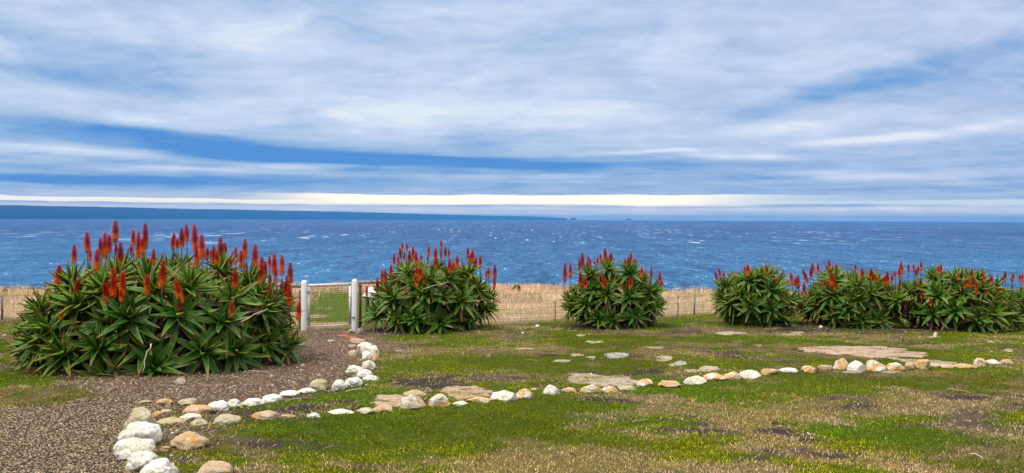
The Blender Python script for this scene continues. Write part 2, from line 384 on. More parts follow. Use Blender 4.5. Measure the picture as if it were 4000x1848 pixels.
class MB:
    """collects shapes into one mesh"""
    def __init__(s): s.V = []; s.Q = []; s.T = []; s.C = []
    def add(s, V, Q=(), T=(), col=(1, 1, 1)):
        o = sum(len(v) for v in s.V); V = np.asarray(V, float).reshape(-1, 3)
        s.V.append(V)
        if len(Q): s.Q.append(np.asarray(Q)+o)
        if len(T): s.T.append(np.asarray(T)+o)
        c = np.asarray(col, float); s.C.append(np.broadcast_to(c, (len(V), 3)))
    def box(s, c, size, rot=None, bevel=0, col=(1, 1, 1)):
        x, y, z = [k/2 for k in size]
        V = np.array([(-x, -y, -z), (x, -y, -z), (x, y, -z), (-x, y, -z), (-x, -y, z), (x, -y, z), (x, y, z), (-x, y, z)])
        if rot is not None: V = V @ np.array(Euler(rot).to_matrix()).T
        s.add(V+np.array(c), [(0, 3, 2, 1), (4, 5, 6, 7), (0, 1, 5, 4), (1, 2, 6, 5), (2, 3, 7, 6), (3, 0, 4, 7)], col=col)
    def tube(s, pts, rad, k=6, cap=True, col=(1, 1, 1)):
        pts = [Vector(p) for p in pts]; n = len(pts)
        rad = [rad]*n if not hasattr(rad, '__len__') else rad
        V = []
        up = Vector((.31, .17, 1)).normalized()
        for i, p in enumerate(pts):
            t_ = (pts[min(i+1, n-1)]-pts[max(i-1, 0)]).normalized()
            a = t_.cross(up)
            if a.length < .1: a = t_.cross(Vector((1, 0, 0)))
            a.normalize(); b_ = t_.cross(a)
            for j in range(k):
                an = 2*math.pi*j/k; V.append(p+(a*math.cos(an)+b_*math.sin(an))*rad[i])
        Q = [(i*k+j, i*k+(j+1) % k, (i+1)*k+(j+1) % k, (i+1)*k+j) for i in range(n-1) for j in range(k)]
        T = []
        if cap:
            V.append(pts[0]); V.append(pts[-1]); c0 = n*k; c1 = c0+1
            T = [(c0, (j+1) % k, j) for j in range(k)]+[(c1, (n-1)*k+j, (n-1)*k+(j+1) % k) for j in range(k)]
        s.add([tuple(v) for v in V], Q, T, col)
    def mesh(s, name, mat, smooth=False, color=False):
        V = np.concatenate(s.V)
        return mesh_np(name, V, [np.concatenate(s.Q) if s.Q else np.zeros((0, 4), int), np.concatenate(s.T) if s.T else np.zeros((0, 3), int)],
                       mat, np.concatenate(s.C) if color else None, smooth)

# ------------------------------------------------------------------ ground masks in world space
GX0, GX1, GY0, GY1, GS = -17.0, 17.0, 3.5, 26.0, 0.05
gx = np.arange(GX0, GX1+1e-6, GS); gy = np.arange(GY0, GY1+1e-6, GS)
XX, YY = np.meshgrid(gx, gy)
def inpoly(px, py, poly):
    ins = np.zeros(px.shape, bool); n = len(poly)
    for i in range(n):
        x0, y0 = poly[i]; x1, y1 = poly[(i+1) % n]
        if y0 == y1: continue
        c = ((y0 > py) != (y1 > py)) & (px < (x1-x0)*(py-y0)/(y1-y0)+x0)
        ins ^= c
    return ins
def W2(pts): return [(p.x, p.y) for p in (gp(*q) for q in pts)]
def blur(a, r):
    for ax in (0, 1):
        c = np.cumsum(np.pad(a, [(r+1, r) if k == ax else (0, 0) for k in (0, 1)], mode='edge'), axis=ax)
        n = a.shape[ax]
        a = (np.take(c, range(2*r+1, 2*r+1+n), ax)-np.take(c, range(0, n), ax))/(2*r+1)
    return a
WXn = (fbm(XX, YY, 2.0, 3, 5)-.5)*.5; WYn = (fbm(XX, YY, 2.0, 3, 15)-.5)*.5
def zone(pts, soft=3):
    return blur(inpoly(XX+WXn, YY+WYn, W2(pts)).astype(float), soft)
def ground_blob(cx, cy, rx, ry):
    c = gp(cx, cy); a = gp(cx+rx, cy); f_ = gp(cx, cy+ry); b_ = gp(cx, cy-ry)
    u = (XX+WXn*1.6-c.x)/abs(a.x-c.x); dv = YY+WYn*1.6-c.y
    v = dv/np.where(dv > 0, b_.y-c.y, c.y-f_.y)
    return np.exp(-(u*u+v*v))
gravel = zone([(-900, 1640), (0, 1590), (264, 1570), (410, 1545), (560, 1535), (690, 1560), (740, 1590), (620, 1612), (600, 1650), (500, 1690), (470, 1780), (560, 1846), (560, 2100), (-1500, 2100)], 3)
dirt = zone([(410, 1545), (300, 1500), (420, 1440), (900, 1420), (1130, 1400), (1170, 1290), (1390, 1272), (1500, 1262), (1640, 1300), (1440, 1318), (1480, 1335), (1600, 1350), (1590, 1375), (1490, 1372), (1440, 1400), (1400, 1470), (1330, 1515), (1150, 1545), (1000, 1580), (800, 1590), (690, 1570)], 5)
dirt = np.maximum(dirt, 0.9*zone([(520, 1650), (760, 1655), (830, 1700), (820, 1760), (640, 1800), (600, 1760), (520, 1700)], 6))
GREEN = [(1600, 1655, 450, 22), (1150, 1668, 300, 22), (2250, 1590, 500, 30), (2000, 1590, 200, 20), (2500, 1425, 500, 34), (1950, 1440, 420, 22), (3300, 1345, 420, 18), (1950, 1398, 260, 14),
 (2950, 1530, 420, 34), (3450, 1700, 420, 50), (2150, 1690, 190, 45), (1350, 1790, 200, 18), (1080, 1640, 240, 16), (830, 1800, 170, 26), (1900, 1650, 260, 20), (3750, 1420, 260, 16), (2800, 1745, 300, 24),
 (100, 1395, 260, 26), (60, 1500, 300, 26), (1300, 1565, 190, 20), (2900, 1322, 420, 12), (3250, 1500, 300, 24), (2350, 1660, 300, 30), (1000, 1590, 160, 8), (2050, 1540, 60, 14)]
DRY = [(1600, 1375, 150, 34), (2500, 1308, 700, 16), (1850, 1332, 500, 16), (2600, 1592, 330, 26), (3000, 1600, 420, 22), (2250, 1815, 900, 42), (3400, 1835, 900, 30), (3750, 1490, 380, 36), (3100, 1650, 280, 22),
 (2000, 1375, 240, 14), (3000, 1385, 420, 10), (150, 1560, 330, 10), (1900, 1710, 240, 20), (3900, 1330, 320, 18), (2900, 1800, 600, 26)]
SOIL = [(1000, 1740, 260, 26), (640, 1800, 120, 30), (1180, 1600, 200, 8), (2150, 1770, 260, 12), (900, 1700, 120, 14), (1300, 1722, 380, 26), (1500, 1690, 260, 14), (1950, 1745, 170, 18), (1720, 1505, 170, 16), (1950, 1478, 280, 12), (3800, 1600, 300, 12), (2800, 1690, 220, 14), (2250, 1725, 120, 10), (3300, 1595, 200, 12),
 (1560, 1358, 130, 12), (1500, 1580, 200, 10), (2900, 1400, 220, 8), (3080, 1770, 240, 16), (3300, 1290, 600, 10), (2400, 1285, 220, 8)]
gv = sum(ground_blob(*b) for b in GREEN); dv_ = sum(ground_blob(*b) for b in DRY); sv = sum(ground_blob(*b) for b in SOIL)
nA = fbm(XX, YY, .9, 5, 31); nB = fbm(XX, YY, 1.3, 5, 41); nC = fbm(XX*.6, YY, 2.6, 4, 51)
nD = fbm(XX*.7, YY, 4.5, 3, 57); nE = fbm(XX*.7, YY, 5.5, 3, 59)
gs = .85*gv+3.2*(nA-.5)+.80+1.6*(nC-.5)+1.5*(nD-.5); ds = .75*dv_+3.2*(nB-.5)+.40+1.5*(nE-.5); ss = 1.35*sv+3.6*(nC-.5)+.27-1.0*(nA-.5)-1.2*(nD-.5)
ex = np.exp(6.5*np.stack([gs, ds, ss])); ex /= ex.sum(0); wg, wd, ws = ex
bare = np.clip(gravel+dirt, 0, 1)
# beyond the fence: pale dry field
fl0 = gp(1389, 1284); fl1 = gp(2712, 1231); fr0 = gp(1187, 1287); fr1 = gp(8, 1250)
def fenceY(x):
    return np.where(x > (fl0.x+fr0.x)/2, fl0.y+(x-fl0.x)*(fl1.y-fl0.y)/(fl1.x-fl0.x), fr0.y+(x-fr0.x)*(fr1.y-fr0.y)/(fr1.x-fr0.x))
def fieldmask(x, y):
    f_ = sst(y-fenceY(x), -.4, 1.3)
    lawn = sst(1.75-np.hypot((x+.2185*y)/1.25, (y-28.5)/6.5)+3.0*(fbm(x, y, .9, 4, 61)-.5), 0, .6)
    return f_*(1-lawn), f_*lawn
field, lawn = fieldmask(XX, YY)

# rock outcrop polygons (world), filled later by the slab list
ROCKPOLY = []

# ------------------------------------------------------------------ slabs and stones: data
ORD = ['', 'first', 'second', 'third', 'fourth', 'fifth', 'sixth', 'seventh', 'eighth', 'ninth', 'tenth', 'eleventh', 'twelfth', 'thirteenth', 'fourteenth', 'fifteenth', 'sixteenth', 'seventeenth', 'eighteenth', 'nineteenth', 'twentieth',
 'twenty-first', 'twenty-second', 'twenty-third', 'twenty-fourth', 'twenty-fifth', 'twenty-sixth', 'twenty-seventh', 'twenty-eighth', 'twenty-ninth', 'thirtieth', 'thirty-first', 'thirty-second', 'thirty-third', 'thirty-fourth', 'thirty-fifth', 'thirty-sixth', 'thirty-seventh', 'thirty-eighth', 'thirty-ninth', 'fortieth', 'forty-first', 'forty-second']
def stone_mesh(name, w, d, h, mat, seed, ang=.35, flat=0.0):
    bm = bpy.data.meshes.new(name)
    import bmesh
    b = bmesh.new(); bmesh.ops.create_icosphere(b, subdivisions=4, radius=1.0)
    r_ = random.Random(seed)
    from mathutils import noise
    off = Vector((r_.uniform(-50, 50), r_.uniform(-50, 50), r_.uniform(-50, 50)))
    planes = [(Vector((r_.uniform(-1, 1), r_.uniform(-1, 1), r_.uniform(.0, .9))).normalized(), r_.uniform(.62, .9)) for _ in range(int(2+ang*12))]
    for v in b.verts:
        c = v.co.normalized()
        k = 1+.30*(noise.noise(c*1.1+off))+.12*noise.noise(c*2.6+off)
        p = c*k
        for nrm, dd in planes:
            e_ = p.dot(nrm)-dd
            if e_ > 0: p = p-nrm*e_*min(1, ang*1.8)
        p = p*(1+.075*noise.noise(c*5+off)+.045*noise.noise(c*11+off)+.02*noise.noise(c*24+off))
        v.co = Vector((p.x*w/2, p.y*d/2, p.z*h*.62))
    b.to_mesh(bm); b.free()
    bm.polygons.foreach_set('use_smooth', np.ones(len(bm.polygons), bool)); bm.materials.append(M[mat])
    # normalise the outline: width w, top at h above the ground line
    co = np.zeros(len(bm.vertices)*3); bm.vertices.foreach_get('co', co); co = co.reshape(-1, 3)
    co[:, 0] *= w/np.ptp(co[:, 0]); co[:, 0] -= (co[:, 0].max()+co[:, 0].min())/2
    co[:, 2] *= h*1.45/np.ptp(co[:, 2]); co[:, 2] += h-co[:, 2].max()
    bm.vertices.foreach_set('co', co.ravel()); bm.update()
    return bm
def place_stone(name, cx, cy, w, h, mat, label, group, seed, ang=.35, cat='stone', depth=.78, zoff=0.0, hs=1.1):
    w *= 1.08; h *= 1.06
    p = gp(cx, cy+h/2); dist = p.y
    ww = w*dist/F; hh = h*dist/F*hs; dd = min(ww*depth, ww)
    # part of the visible height is the top surface seen from above
    hh = max(hh-dd*.16, hh*.55)
    y = p.y+dd*.42
    x = p.x*(y/p.y)
    me = stone_mesh(name, ww*(y/p.y), dd, hh, mat, seed, ang)
    o = obj(name, me, loc=(x, y, gzf(x, y)+zoff))
    tag(o, label, cat, group)
    STONES.append((x, y, ww/2, dd/2))
    return o
STONES = []
Wt, Li, Or, Tn, Ye, Pk = 'st_white', 'st_lich', 'st_orange', 'st_tan', 'st_yellow', 'st_pink'
ROWA = [(1426, 1345, 57, 26, Wt, 'flat arched white stone', .1), (1432, 1363, 50, 36, Wt, 'round white stone', .1), (1461, 1374, 42, 46, Wt, 'upright white stone', .15), (1437, 1390, 44, 38, Wt, 'squat white stone', .1),
 (1466, 1398, 28, 32, Li, 'small orange-specked white stone', .1), (1439, 1424, 54, 38, Wt, 'lumpy white stone', .2), (1384, 1448, 64, 44, Wt, 'big smooth white stone', .1), (1424, 1460, 60, 34, Wt, 'wide white stone', .1),
 (1448, 1477, 60, 25, Wt, 'long low white stone', .1), (1382, 1491, 68, 38, Wt, 'broad oval white stone', .1), (1325, 1505, 57, 42, Wt, 'isolated egg-shaped white stone', .05), (1244, 1503, 68, 42, Ye, 'big rounded yellowish stone', .1),
 (1197, 1526, 68, 24, Wt, 'flattish white stone', .15), (1131, 1537, 74, 28, Wt, 'low oval white stone', .1), (1063, 1555, 78, 34, Wt, 'long oval white stone', .1), (990, 1571, 86, 32, Wt, 'flat grey-white stone', .1),
 (914, 1576, 66, 38, Wt, 'round-topped white stone', .1), (850, 1588, 84, 42, Wt, 'broad white stone', .1), (776, 1602, 112, 44, Or, 'large flat orange-stained stone', .2), (729, 1571, 72, 30, Ye, 'cream stone on the gravel side', .15)]
GA = 'limewashed stones edging the dirt path'
for i, (x, y, w, h, m_, d_, an) in enumerate(ROWA):
    place_stone('edging_stone', x, y, w, h, m_, f'{d_}, {ORD[i+1]} from the gate in the curved path edging', GA, 100+i, an, hs=1.12, depth=.8 if i > 6 else .95)
ROWC = [(887, 1636, 100, 42, Ye, 'pointed pale stone'), (1037, 1619, 104, 38, Pk, 'pinkish wedge-shaped stone'), (1122, 1625, 64, 16, Tn, 'low pink stone'), (1224, 1622, 54, 23, Wt, 'small domed white stone'),
 (1330, 1611, 105, 20, Wt, 'long flat whitish stone'), (1426, 1605, 64, 27, Ye, 'cream triangular stone'), (1495, 1593, 80, 30, Or, 'low stone with an orange end'), (1610, 1570, 98, 54, Li, 'big speckled white boulder'),
 (1715, 1563, 84, 50, Li, 'white boulder edged with orange lichen'), (1798, 1574, 56, 20, Wt, 'small low white stone'), (1869, 1562, 88, 25, Li, 'low bumpy orange-flecked stone'), (1968, 1544, 108, 48, Wt, 'long sloping white boulder'),
 (2051, 1538, 72, 40, Li, 'blocky white stone'), (2153, 1522, 66, 42, Wt, 'upright blocky white stone'), (2222, 1522, 58, 22, Or, 'small orange stone'), (2308, 1517, 84, 36, Li, 'white stone with orange right side'),
 (2381, 1519, 65, 28, Li, 'low white and orange stone'), (2452, 1512, 76, 20, Ye, 'long low grey stone'), (2518, 1495, 64, 34, Li, 'peaked stone with orange foot'), (2616, 1498, 90, 30, Or, 'bright orange stone'),
 (2715, 1483, 82, 35, Wt, 'craggy white stone'), (2792, 1470, 88, 36, Li, 'long white stone with orange patch'), (2863, 1465, 62, 31, Li, 'orange-topped white stone'), (2932, 1461, 78, 34, Wt, 'smooth domed white stone'),
 (3004, 1451, 70, 27, Or, 'orange and white sloping stone'), (3077, 1444, 72, 22, Wt, 'low white stone'), (3159, 1441, 54, 28, Li, 'white stone with orange foot'), (3222, 1434, 58, 22, Or, 'low orange stone'),
 (3286, 1419, 62, 46, Li, 'tall orange-blotched white boulder'), (3344, 1428, 66, 42, Wt, 'ridged white boulder'), (3422, 1426, 78, 46, Li, 'big orange-topped white boulder'), (3496, 1431, 64, 34, Li, 'lumpy white stone'),
 (3550, 1431, 44, 26, Or, 'small orange-flecked stone'), (3607, 1422, 60, 38, Li, 'stacked-looking orange-topped boulder'), (3657, 1424, 62, 18, Tn, 'flat tan stone'), (3702, 1429, 58, 16, Or, 'flat orange stone'),
 (3765, 1428, 92, 20, Or, 'long low orange stone'), (3828, 1414, 50, 32, Li, 'upright white and orange stone'), (3881, 1413, 58, 22, Wt, 'low white stone'), (3930, 1412, 50, 19, Or, 'last small orange stone')]
GC = 'stones of the long border across the lawn'
for i, (x, y, w, h, m_, d_) in enumerate(ROWC):
    place_stone('border_stone', x, y, w, h, m_, f'{d_}, {ORD[i+1]} from the left in the long lawn border', GC, 300+i, .9)
ROWB = [(545, 1650, 112, 78, Ye, 'yellowish stone with orange stain, highest'), (550, 1706, 150, 76, Wt, 'largest white stone, second'), (528, 1762, 138, 66, Wt, 'wide white stone, third'), (554, 1810, 120, 58, Wt, 'rough white stone, fourth'), (618, 1838, 126, 62, Wt, 'smooth white stone, lowest')]
for i, (x, y, w, h, m_, d_) in enumerate(ROWB):
    place_stone('edging_stone', x, y, w, h, m_, f'{d_} in the short row at the gravel corner', 'stones at the gravel corner', 200+i, .12, depth=.86, hs=1.32)
LOOSE = [(644, 1568, 62, 24, Or, .3, 'small orange stone on the gravel beside the cream stone'), (748, 1627, 78, 26, Wt, .15, 'flat white stone in front of the large orange-stained stone'), (776, 1648, 70, 26, Ye, .3, 'small angular cream stone at the grass edge left of the pointed stone'),
 (667, 1645, 110, 28, Tn, .2, 'long tan stone lying between the gravel and the soil'), (616, 1618, 46, 22, Or, .2, 'small rounded orange stone at the gravel edge'), (566, 1568, 44, 14, Tn, .2, 'flat little tan stone lowest in the dark gravel'), (650, 1604, 40, 12, Tn, .2, 'tiny flat pale stone in the gravel above the tan stone'),
 (738, 1722, 138, 64, Or, .35, 'large pink rock covered in orange lichen on bare soil'), (647, 1752, 38, 18, Or, .3, 'little orange rock beside the largest white stone'), (842, 1832, 142, 62, Pk, .4, 'pink rock with orange lichen at the bottom edge of the lawn'),
 (1622, 1536, 92, 32, Tn, .3, 'brown rock with an orange end behind the speckled boulder'), (1673, 1524, 40, 24, 'slab', .5, 'small grey angular rock behind the border beside the pink slab'), (1408, 1294, 30, 27, 'slab', .8, 'square concrete-grey block at the foot of the right gate post'), (1369, 1294, 28, 16, 'slab_dark', .6, 'dark flat rock at the foot of the right gate post'),
 (1378, 1378, 36, 24, Pk, .4, 'pinkish rock leaning by the top of the path edging'), (1400, 1372, 18, 26, Pk, .4, 'narrow pink rock beside the uppermost white path stones'), (2099, 1273, 15, 11, Wt, .1, 'small round white pebble left of the third bush'), (2042, 1300, 11, 9, Wt, .1, 'tiny white pebble right of the second bush'),
 (1908, 1388, 20, 12, 'slab', .8, 'small square grey block alone on the green grass'), (2309, 1461, 10, 8, Wt, .1, 'tiny white pebble on the broad tan outcrop'), (3206, 1276, 14, 10, Wt, .2, 'pale pebble in front of the fifth bush'), (3654, 1308, 15, 20, Wt, .6, 'small upright white stone chip on the lawn at right'),
 (707, 1488, 42, 26, 'slab', .7, 'grey block at the foot of the largest bush'), (2085, 1521, 24, 12, Pk, .3, 'small reddish stone right of the blocky white stone'), (1495, 1585, 16, 9, Ye, .3, 'tiny yellow chip above the low orange-ended stone'), (18, 1308, 14, 12, Wt, .3, 'white pebble at the left edge beside the dry field')]
for i, (x, y, w, h, m_, an, lab) in enumerate(LOOSE):
    place_stone('loose_stone', x, y, w, h, m_, lab, 'loose stones lying about', 500+i, an)

def slab(px, mat, label, hgt=.03, seed=0, name='flat_rock', rubble=False):
    """flat outcrop: star-shaped outline px from the photo, laid on the ground with its own thickness"""
    hgt *= .5; pts = [gp(*q) for q in px]; n = len(pts)
    c = sum(pts, Vector())/n
    ang = [math.atan2(p.y-c.y, p.x-c.x) for p in pts]
    K = 72; rs = []
    poly = [(p.x, p.y) for p in pts]
    out = []
    for k in range(K):
        a = 2*math.pi*k/K; d_ = Vector((math.cos(a), math.sin(a))); best = 0.05
        for i in range(n):
            p0 = Vector(poly[i])-Vector((c.x, c.y)); p1 = Vector(poly[(i+1) % n])-Vector((c.x, c.y)); e_ = p1-p0
            den = d_.x*e_.y-d_.y*e_.x
            if abs(den) < 1e-9: continue
            s_ = (p0.x*e_.y-p0.y*e_.x)/den; u = (p0.x*d_.y-p0.y*d_.x)/den
            if s_ > 0 and -1e-6 <= u <= 1+1e-6: best = max(best, s_)
        nn = float(fbm(math.cos(a)*3+seed, math.sin(a)*3, 1.6, 4, 71+seed))-.5
        rs.append(best*(.93+.75*nn))
    V = []; rings = [(1.03, -.06), (1.0, .15), (.965, .8), (.92, 1.0), (.8, 1.0), (.6, 1.0), (.4, 1.0), (.2, 1.0)]
    for rr, zz in rings:
        for k in range(K):
            a = 2*math.pi*k/K; x = c.x+math.cos(a)*rs[k]*rr; y = c.y+math.sin(a)*rs[k]*rr
            u = float(fbm(x, y, 3.5, 3, 81+seed))-.5; st_ = math.floor((float(fbm(x*.6, y*1.6, 1.3, 2, 91+seed))*5))*.22
            V.append((x-c.x, y-c.y, gzf(x, y)-gzf(c.x, c.y)+(hgt*zz*(1+.9*u+st_*.5) if zz > 0 else -.06)))
    V.append((0, 0, hgt))
    Q = [(r_*K+k, r_*K+(k+1) % K, (r_+1)*K+(k+1) % K, (r_+1)*K+k) for r_ in range(len(rings)-1) for k in range(K)]
    L = (len(rings)-1)*K; T = [(L+k, L+(k+1) % K, len(V)-1) for k in range(K)]
    me = mesh_np(name, V, [Q, T], M[mat], smooth=True)
    o = obj(name, me, loc=(c.x, c.y, gzf(c.x, c.y)))
    tag(o, label, 'rock', 'flat rocks showing through the lawn')
    ROCKPOLY.append([(c.x+math.cos(2*math.pi*k/K)*rs[k]*.86, c.y+math.sin(2*math.pi*k/K)*rs[k]*.86) for k in range(0, K, 2)])
def sl(cx, cy, w, h, mat, label, hgt=.02, seed=0):
    r_ = random.Random(seed*7+3); px = []
    for k in range(9):
        a = 2*math.pi*k/9; q = r_.uniform(.75, 1.05)
        px.append((cx+math.cos(a)*w/2*q, cy+math.sin(a)*h/2*q))
    slab(px, mat, label, hgt, seed)
slab([(1705, 1528), (1735, 1510), (1860, 1508), (1925, 1530), (1905, 1552), (1850, 1556), (1790, 1566), (1750, 1545)], 'slab_pink', 'flat pink sandstone slab behind the white border boulders', .02, 1)
slab([(1450, 1575), (1480, 1548), (1560, 1540), (1640, 1545), (1660, 1570), (1570, 1590), (1480, 1588)], 'slab_pink', 'worn pink slab behind the stone with an orange end', .02, 2)
slab([(2230, 1464), (2290, 1460), (2380, 1474), (2440, 1468), (2490, 1490), (2490, 1506), (2380, 1512), (2260, 1500), (2200, 1485)], 'slab', 'broad stepped tan outcrop just behind the middle of the border', .03, 3)
slab([(3075, 1355), (3150, 1360), (3270, 1352), (3400, 1350), (3540, 1366), (3620, 1388), (3610, 1396), (3480, 1402), (3380, 1398), (3250, 1384), (3120, 1374)], 'slab_pink', 'largest pinkish rock outcrop on the right of the lawn', .035, 4)
slab([(3480, 1404), (3560, 1402), (3650, 1408), (3740, 1420), (3700, 1428), (3560, 1424)], 'slab', 'thin grey outcrop running into the right end of the border', .02, 5)
for i, a in enumerate([(2256, 1387, 62, 13, 'slab', 'small pale oval slab left of the dark lichened slab'), (2308, 1400, 46, 15, 'slab', 'little pale slab in front of the dark lichened slab'), (2197, 1412, 86, 12, 'slab_tan', 'long thin tan slab on the green patch'),
 (2407, 1391, 116, 30, 'slab_dark', 'dark lichened pointed slab in the middle of the lawn'), (2552, 1359, 98, 11, 'slab', 'faint pale slab among yellowing grass'), (2599, 1398, 80, 18, 'slab', 'grey slab above the cluster of broken rocks'), (2586, 1410, 54, 8, 'slab', 'narrow pale sliver of rock below the grey slab'),
 (2628, 1427, 34, 13, 'slab', 'small pale chip in the cluster of broken rocks'), (2660, 1420, 54, 20, 'slab_dark', 'dark lumpy piece in the cluster of broken rocks'), (2769, 1441, 104, 25, 'slab', 'grey kite-shaped slab behind the craggy white stone'), (2702, 1450, 70, 12, 'slab', 'thin pale slab left of the kite-shaped slab'),
 (2846, 1303, 140, 17, 'slab', 'long pale slab in front of the fourth bush'), (3090, 1308, 98, 9, 'slab', 'thin pale slab left of the fifth bush'), (3115, 1300, 72, 7, 'slab', 'thinnest slab just behind another pale slab'), (2961, 1350, 40, 11, 'slab', 'small grey slab among dry grass'),
 (1391, 1330, 66, 18, 'slab_pink', 'pinkish slab on the dirt path near the gate'), (1373, 1351, 38, 12, 'slab_pink', 'small pink slab on the path above the white stones'), (1290, 1332, 30, 10, 'slab', 'small flat rock in the middle of the dirt path'), (2327, 1336, 84, 14, 'slab_tan', 'orange-tinted pale slab in front of the third bush'),
 (2272, 1310, 40, 8, 'slab', 'thin pale sliver close to the third bush'), (3649, 1317, 62, 9, 'slab', 'flat pale rock under the upright white chip'), (2050, 1364, 80, 7, 'slab', 'faint slab in the grass below the second bush'), (3870, 1336, 34, 7, 'slab', 'tiny pale slab in the grass at far right'),
 (3940, 1370, 46, 14, 'slab_tan', 'orange patch of rock near the right edge'), (3330, 1454, 90, 10, 'slab_tan', 'orange sliver of rock in front of the ridged boulder'), (3480, 1454, 80, 9, 'slab_tan', 'orange sliver of rock in front of the lumpy white stone'), (1560, 1372, 40, 6, 'slab', 'pale sliver at the top of the yellow grass'),
 (1338, 1311, 62, 8, 'brick', 'long rusty red brick fragment on the path before the gate'), (1376, 1319, 44, 9, 'brick', 'short red brick fragment above the pinkish path slab'), (1372, 1289, 14, 10, 'brick', 'tiny red fragment between the two blocks at the right gate post'),
 (1325, 1690, 0, 0, None, '')]):
    if a[4]: sl(*a, .018, 10+i)

for poly in ROCKPOLY:
    xs = [p[0] for p in poly]; ys = [p[1] for p in poly]
    i0, i1 = np.searchsorted(gx, [min(xs)-.1, max(xs)+.1]); j0, j1 = np.searchsorted(gy, [min(ys)-.1, max(ys)+.1])
rock = np.zeros_like(XX)
for poly in ROCKPOLY: rock = np.maximum(rock, inpoly(XX, YY, poly).astype(float))
for (x, y, a, b_) in STONES: rock = np.maximum(rock, (((XX-x)/(a*.92))**2+((YY-y)/(b_*.92))**2 < 1).astype(float))
stonem = np.zeros_like(XX)
for (x, y, a, b_) in STONES: stonem = np.maximum(stonem, (((XX-x)/a)**2+((YY-y)/b_)**2 < 1).astype(float))

# ------------------------------------------------------------------ ground colour (material zones) and grass cover
def lerp(a, b, t_): return a*(1-t_[..., None])+np.asarray(b, float)*t_[..., None]
c_green = np.array((.060, .088, .002)); c_dry = np.array((.15, .115, .042)); c_soil = np.array((.045, .032, .027)); c_pink = np.array((.13, .09, .06))
pk = sst(fbm(XX, YY, 1.1, 3, 77), .5, .7)
soilc = lerp(np.broadcast_to(c_soil, XX.shape+(3,)), c_pink, pk*.7)
colr = wg[..., None]*c_green+wd[..., None]*c_dry+ws[..., None]*soilc
colr = lerp(colr, (.115, .070, .050), dirt*np.clip(1.25-.5*fbm(XX, YY, 2.2, 4, 88), 0, 1))
colr = lerp(colr, (.075, .052, .036), gravel)
colr = lerp(colr, (.36, .26, .16), field); colr = lerp(colr, (.09, .14, .02), lawn)
grit = np.clip(dirt*.8+gravel*.5+ws*.25, 0, 1)
def sample(A, x, y):
    u = np.clip((x-GX0)/GS, 0, len(gx)-1.001); v = np.clip((y-GY0)/GS, 0, len(gy)-1.001)
    i = u.astype(int); j = v.astype(int); fu = u-i; fv = v-j
    if A.ndim == 3: fu = fu[..., None]; fv = fv[..., None]
    return (A[j, i]*(1-fu)+A[j, i+1]*fu)*(1-fv)+(A[j+1, i]*(1-fu)+A[j+1, i+1]*fu)*fv
rockb = rock*np.where(stonem > .5, 1, sst(fbm(XX*.6, YY, 2.4, 4, 171), .47, .55))
# terrain sheet
fx_ = np.concatenate([np.arange(-150, -60, 15.), np.arange(-60, GX0-.3, 1.2), gx, np.arange(GX1+.6, 60, 1.2), np.arange(60, 151, 15.)])
fy_ = np.concatenate([np.arange(-60, -8, 8.), np.arange(-8, GY0-.2, .5), gy, np.arange(GY1+.25, 62, .3), np.arange(62, 110, 2.)])
TX, TY = np.meshgrid(fx_, fy_)
inside = (TX >= GX0) & (TX <= GX1) & (TY >= GY0) & (TY <= GY1)
TC = sample(colr, TX, TY); TG = sample(grit, TX, TY)
fo, lo_ = fieldmask(TX, TY)
outc = lerp(np.broadcast_to(c_green*.5+c_dry*.5, TX.shape+(3,)), (.36, .26, .16), fo); outc = lerp(outc, (.09, .14, .02), lo_)
TC = np.where(inside[..., None], TC, outc); TG = np.where(inside, TG, 0)
cliff = sst(TY-np.interp(TX, EX, EY), 3, 8); TC = lerp(TC, (.22, .15, .10), cliff)
relief = .035*(fbm(TX, TY, 2.2, 3, 101)-.5)+.018*(fbm(TX, TY, 7, 2, 111)-.5)
relief *= np.where(inside, 1-.6*sample(bare, TX, TY), 1)
TZ = gz(TX, TY)+np.where(TY < 30, relief, 0)
ny, nx = TX.shape; idx = np.arange(nx*ny).reshape(ny, nx)
Q = np.stack([idx[:-1, :-1], idx[:-1, 1:], idx[1:, 1:], idx[1:, :-1]], -1).reshape(-1, 4)
me = mesh_np('ground', np.stack([TX, TY, TZ], -1), [Q], M['ground'], TC.reshape(-1, 3), True, {'grit': TG.ravel()})
tag(obj('ground', me), kind='structure')
def gz2(x, y):
    r_ = (.035*(fbm(x, y, 2.2, 3, 101)-.5)+.018*(fbm(x, y, 7, 2, 111)-.5))*(1-.6*sample(bare, x, y))
    return gz(x, y)+np.where(y < 30, r_, 0)

# sea
rr = np.concatenate([[20.0], np.geomspace(60, 48000, 60)]); th = np.radians(np.linspace(-75, 75, 91))
SX = rr[:, None]*np.sin(th); SY = rr[:, None]*np.cos(th)
idx = np.arange(SX.size).reshape(SX.shape)
Q = np.stack([idx[:-1, :-1], idx[:-1, 1:], idx[1:, 1:], idx[1:, :-1]], -1).reshape(-1, 4)
SEA = -34.0
me = mesh_np('sea', np.stack([SX, SY, np.full_like(SX, SEA)], -1), [Q], M['sea'], smooth=True)
tag(obj('sea', me), kind='structure')

